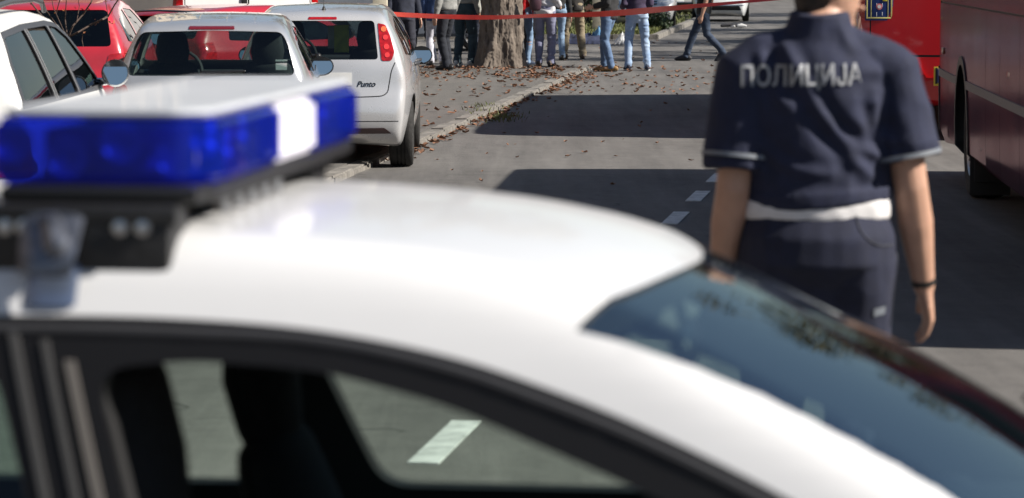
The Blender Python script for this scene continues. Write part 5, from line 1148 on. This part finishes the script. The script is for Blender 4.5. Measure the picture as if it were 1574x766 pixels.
# ------------------------------------------------------------------ fallen leaves, weeds, grass
leaf_f = mat("fallen_leaf", (.27, .125, .065), .8, var=.5, scale=3, col2=(.13, .07, .045))
rg = np.random.RandomState(11); V_, F_ = [], []
def add_leaf(x, y, z, s_):
    a = rg.rand() * 6.28; u = np.array([math.cos(a), math.sin(a), rg.uniform(-.15, .25)]); v = np.array([-math.sin(a), math.cos(a), rg.uniform(-.25, .25)]); p = np.array([x, y, z + .010]); n0 = len(V_)
    k_ = rg.uniform(.25, .75) * s_
    V_.extend([p - u * s_ + [0, 0, .2 * s_], p - u * .3 * s_ - v * s_ * .6 + [0, 0, k_], p + u * .5 * s_ - v * s_ * .45 + [0, 0, .3 * k_], p + u * s_ + [0, 0, k_], p + u * .45 * s_ + v * s_ * .5 + [0, 0, .5 * k_], p - u * .35 * s_ + v * s_ * .62 + [0, 0, k_], p])
    F_.extend([[n0 + 6, n0 + i, n0 + (i + 1) % 6] for i in range(6)])
def zone(n, f, s0=.025, s1=.06):
    for _ in range(n):
        x, y, z = f(); add_leaf(x, y, z, rg.uniform(s0, s1))
def kz(D, off): return (kerbX(D) + off, D, KH if off < -.16 else 0.0)
zone(230, lambda: kz(rg.uniform(28, 50), -.17 - abs(rg.normal()) * 1.6))
zone(200, lambda: kz(rg.uniform(27, 49), abs(rg.normal()) * .10 + .02))
zone(130, lambda: kz(rg.uniform(41, 50.5), abs(rg.normal()) * 1.3))
zone(200, lambda: (tb.x + rg.normal() * 1.1, 48.9 + rg.normal() * .55, KH))
zone(110, lambda: (tb.x - 1.0 + rg.normal() * 1.0, 46.2 + rg.normal() * 1.0, KH))
zone(130, lambda: (kerbX(45.5) - .45 + rg.normal() * .4, 45.5 + rg.normal() * .9, KH if False else KH))
zone(60, lambda: (rg.uniform(.5, 5.5), rg.uniform(41, 52), 0))
zone(90, lambda: (rg.uniform(-4, 7), rg.uniform(51, 70), 0))
zone(45, lambda: (rg.uniform(-1, 3), rg.uniform(24, 42), 0), .02, .04)
lv = mobj("fallen_leaves", V_, F_, leaf_f, smooth=False); tag(lv, "scattered brown and rusty fallen leaves along the kerb and around the tree", "leaves", kind="stuff")
gm = mat("weed_green", (.07, .11, .025), .7, var=.4, scale=20, col2=(.17, .16, .05)); V_, F_ = [], []
def blade(x, y, z, hgt, w_):
    a = rg.rand() * 6.28; dx, dy = math.cos(a), math.sin(a); l_ = rg.uniform(.2, .8) * hgt; b_ = rg.rand() * 6.28; n0 = len(V_)
    V_.extend([(x - dx * w_, y - dy * w_, z), (x + dx * w_, y + dy * w_, z), (x + math.cos(b_) * l_ * .4 + dx * w_ * .7, y + math.sin(b_) * l_ * .4 + dy * w_ * .7, z + hgt * .6), (x + math.cos(b_) * l_, y + math.sin(b_) * l_, z + hgt)]); F_.extend([[n0, n0 + 1, n0 + 2], [n0, n0 + 2, n0 + 3]])
for (a, b_, n_, sx, sy) in ((772, 178, 200, .12, .5), (748, 167, 60, .12, .3), (730, 174, 40, .12, .3)):
    c = gnd(a, b_, .03)
    for _ in range(n_): blade(c.x + rg.normal() * sx, c.y + rg.normal() * sy, .0 if a > 760 else KH - .02, rg.uniform(.025, .07), .006)
wd = mobj("kerb_weeds", V_, F_, gm, smooth=False); tag(wd, "small green weeds growing out of the kerb joint", "weeds", kind="stuff")
V_, F_ = [], []
for _ in range(9000):
    d = vd + .3 + rg.exponential(7); x = kerbX(d) - .25 - rg.exponential(1.6)
    if x < -12 or d > 128: continue
    blade(x, d, .08, rg.uniform(.05, .16), .012)
gs = mobj("verge_grass", V_, F_, gm, smooth=False); tag(gs, "patchy grass on the verge beyond the driveway", "grass", kind="stuff")
def shrub(label, X, D, r_, hgt, n_, seed):
    rt = empty("shrub", (X, D, .05), 0, label, "shrub", "shrubs on the far verge"); q = random.Random(seed)
    B = MB()
    for k in range(6): B.tube([(0, 0, 0), (q.uniform(-r_, r_) * .5, q.uniform(-r_, r_) * .5, hgt * .6)], [.02, .008], 6)
    B.build("stems", twig, rt); cs = [(q.uniform(-r_, r_) * .7, q.uniform(-r_, r_) * .7, q.uniform(.2, .85) * hgt, r_ * .45) for _ in range(12)]
    V, f = leaf_cloud(cs, n_, .05, seed); mobj("foliage", V, f, mat("shrub_leaf", (.035, .06, .02), .6, var=.4, scale=6), rt, smooth=False)
shrub("dark low shrub beside the far silver car's wheel", place(1003, 75), 75, .45, .55, 900, 5); shrub("dark shrub behind the concrete post", place(905, 82), 82, 1.0, 1.7, 1800, 6); shrub("tall dark hedge bush behind the khaki trousers", place(870, 84), 84, 1.3, 1.9, 2200, 7)
shrub("bushy hedge between the pale jumper and the tree", place(815, 86), 86, 1.5, 2.0, 2200, 8); shrub("hedge bush behind the light-jeans person", place(960, 88), 88, 1.4, 1.9, 2200, 9)

# ------------------------------------------------------------------ posts, tape and things on the ground
conc = mat("post_concrete", (.42, .39, .32), .85, var=.15, scale=10, bump=.3)
def post(name, label, px, D, w_, hgt, m):
    q = MB(); q.box((0, 0, hgt / 2), (w_, w_, hgt), .012); q.box((0, 0, hgt + .02), (w_ * 1.15, w_ * 1.15, .04), .008); q.box((0, 0, .05), (w_ * 1.3, w_ * 1.3, .10), .012)
    o = q.build(name, m); o.location = (place(px, D), D, 0 if D > 50 else KH); tag(o, label, "post"); return o
post("cream_post", "cream square post at the tape's left end, above the hatchback roof", 585, 44.2, .21, 2.6, mat("post_cream", (.62, .57, .44), .7, var=.08))
cp_ = gnd(917, 55); post("concrete_post", "pale concrete post behind the blue sheet between khaki trousers and jeans", 917, cp_.y, .22, 2.4, conc)
tp = mat("tape_red", (.72, .045, .03), .35, var=.1, scale=4)
pts = catmull([(594, 21.5), (640, 24), (690, 26), (760, 27), (830, 24.5), (930, 21.5), (1000, 16), (1080, 8.5), (1150, 2.5), (1230, -6), (1312, -20)], False, 14)
V_, F_ = [], []; n_ = len(pts)
for i, (a, b_) in enumerate(pts):
    t = i / (n_ - 1); D = 44.1 + (38.4 - 44.1) * t**1.3; p = at(a, b_, D); w_ = .034 * (1 + .5 * math.exp(-((a - 610) / 60)**2) + .25 * math.sin(a * .021)); tw = .35 + 1.0 * math.sin(a * .011 + 1) * .6
    up = Vector((0, math.sin(tw), math.cos(tw))); nr = Vector((0, math.cos(tw), -math.sin(tw))) * .0015
    V_ += [p + up * w_ + nr, p - up * w_ + nr, p - up * w_ - nr, p + up * w_ - nr]
for i in range(n_ - 1):
    for k in range(4): F_.append([i * 4 + k, i * 4 + (k + 1) % 4, (i + 1) * 4 + (k + 1) % 4, (i + 1) * 4 + k])
F_ += [[3, 2, 1, 0], [(n_ - 1) * 4 + k for k in range(4)]]
tpo = mobj("barrier_tape", V_, F_, tp); tag(tpo, "red barrier tape stretched across the street at waist height", "tape")
def cloth_pile(name, label, cat, px0, px1, py, D, depth, hgt, m, seed):
    x0, x1 = place(px0, D), place(px1, D); nx, ny = 44, 20; xs = np.linspace(0, 1, nx); ys = np.linspace(0, 1, ny); X, Y = np.meshgrid(xs, ys, indexing='ij')
    p = np.stack([X * 9, Y * 4, X * 0 + seed], -1).reshape(-1, 3); n0 = vnoise(p, seed).reshape(nx, ny); n1 = vnoise(p * 2.6, seed + 1).reshape(nx, ny)
    env = (np.sin(np.pi * X)**.5) * (np.sin(np.pi * Y)**.5); Z = hgt * env * (.62 + .38 * n0 + .22 * n1)
    top = np.stack([x0 + (x1 - x0) * X + .05 * n0, D + depth * (Y - .3) + .05 * n1, .012 + Z], -1).reshape(-1, 3); bot = top.copy(); bot[:, 2] = .004
    V = np.concatenate([top, bot]); F2 = []
    for i in range(nx - 1):
        for j in range(ny - 1):
            a = i * ny + j; q = [a, a + ny, a + ny + 1, a + 1]; F2.append(q); F2.append([v + nx * ny for v in q[::-1]])
    o = mobj(name, V, F2, m, ang=60); tag(o, label, cat); return o
ds = gnd(890, 68); cloth_pile("dark_blue_sheet", "crumpled dark blue sheet on the ground behind the khaki trousers", "sheet", 850, 930, 62, ds.y, 1.2, .30, fabric("sheet_navy", (.015, .022, .06)), 3)
cloth_pile("light_blue_cloth", "light blue cloth lying on the dark blue sheet by the concrete post", "cloth", 906, 930, 58, ds.y + .35, .5, .40, fabric("cloth_sky", (.10, .24, .42)), 5)
ws_ = gnd(953, 69); cloth_pile("white_bag", "crumpled white bag on the ground between the two pairs of jeans", "bag", 944, 966, 62, ws_.y, .6, .26, fabric("bag_white", (.62, .62, .62), .6), 8)
q = MB(); c = gnd(1140, 43); q.tube([(-.10, 0, .05), (.0, .02, .06), (.12, .0, .05)], [(.03, .05), (.06, .06), (.02, .03)], 10); q.tube([(-.28, .04, .03), (-.2, .0, .04)], [.02, .03], 8); o = q.build("crumpled_paper", mat("paper_white", (.6, .6, .6), .7)); o.location = c; tag(o, "small crumpled white paper lying on the far road", "litter")
q = MB(); c = gnd(1122, 42); q.tube([(-.22, 0, .04), (.0, .03, .06), (.2, .0, .04)], [(.05, .04), (.09, .05), (.05, .04)], 10); o = q.build("dark_rag", mat("rag_dark", (.03, .03, .035), .9)); o.location = c; tag(o, "small dark rag on the far road beside the white paper", "litter")
# shoulder bag at the red-topped person's side
q = MB(); q.tube([(0, 0, 0), (0, 0, .12), (0, 0, .24)], [(.09, .05), (.10, .06), (.08, .04)], 16); q.tube([(-.12, 0, .24), (-.07, 0, .48), (0.03, .0, .60)], .010, 6); o = q.build("shoulder_bag", mat("bag_maroon", (.07, .03, .045), .45, var=.2)); o.location = (place(823, 49.5), 49.5, 1.03); tag(o, "dark maroon shoulder bag hanging between red top and pale jumper", "bag")

# ------------------------------------------------------------------ buildings round the street (mostly outside the frame, added for reflections and shading)
def building(name, label, x0, y0, x1, y1, hgt, m, fl=3.1, bay=3.0, faces="xy"):
    rt = empty(name, ((x0 + x1) / 2, (y0 + y1) / 2, 0), 0, label, "building"); w2, d2 = (x1 - x0) / 2, (y1 - y0) / 2
    q = MB(); q.box((0, 0, hgt / 2), (2 * w2, 2 * d2, hgt)); q.build("wall", m, rt, smooth=False)
    q = MB(); q.box((0, 0, hgt + .12), (2 * w2 + .6, 2 * d2 + .6, .24)); q.build("roof", mat("roof_grey", (.12, .11, .10), .8), rt, smooth=False)
    fm = MB(); fm.box((0, 0, 0), (1.25, .12, 1.6)); fme = raw(fm.v, fm.f); fme.materials.append(mat("window_frame", (.5, .48, .45), .6)); gmz = MB(); gmz.box((0, 0, 0), (1.05, .04, 1.4)); gme = raw(gmz.v, gmz.f); gme.materials.append(mat("window_dark", (.02, .025, .03), .05))
    def win(x, y, z, rz):
        a = bpy.data.objects.new("window", fme); COL.objects.link(a); a.parent = rt; a.location = (x, y, z); a.rotation_euler = (0, 0, rz)
        b_ = bpy.data.objects.new("pane", gme); COL.objects.link(b_); b_.parent = a; b_.location = (0, -.055, 0)
    for sgn, ax in faces:
        ln = 2 * (d2 if ax == 'x' else w2); nb = int(ln / bay)
        for f_ in range(int(hgt / fl)):
            for k in range(nb):
                u = -ln / 2 + bay * (k + .5) + (ln - nb * bay) / 2; z = f_ * fl + 1.9
                if ax == 'x': win(sgn * (w2 + .03), u, z, R(90) * sgn)
                else: win(u, sgn * (d2 + .03), z, 0 if sgn < 0 else R(180))
    return rt
building("apartment_building", "beige apartment building behind the parked cars at the far left", -26, 58, -7.5, 70, 12, mat("plaster_beige", (.48, .40, .30), .9, var=.12, scale=.6), faces=((1, 'x'), (-1, 'y')))
building("apartment_building", "darkened ochre apartment building along the left pavement, added out of view for the bus reflection", -30, -8, -13, 44, 14, mat("plaster_ochre_dimmed", (.13, .095, .075), .9, var=.12, scale=.6), faces=((1, 'x'),))  # unseen, added for the bus reflection; colour darkened to dim reflection and fill
building("apartment_building", "grey apartment building behind the photographer, added out of view for glass reflections", -30, -62, 30, -48, 8, mat("plaster_reflected", (.22, .21, .20), .9, var=.12, scale=.6), faces=((1, 'y'),))  # unseen, added to darken what the car glass reflects
building("apartment_building", "brick-red apartment building closing the far end of the street", -40, 150, 60, 165, 9, mat("plaster_brick", (.30, .16, .12), .9, var=.12, scale=.6), faces=((-1, 'y'),))
building("apartment_building", "pale apartment building across the street on the right, added out of view to block low sky", 25, -12, 37, 46, 10.5, mat("plaster_occluder", (.40, .37, .32), .9, var=.12, scale=.6), faces=((-1, 'x'),))  # unseen occluder, added to cut sky fill in the shadows
SC.collection.children.link(COL)
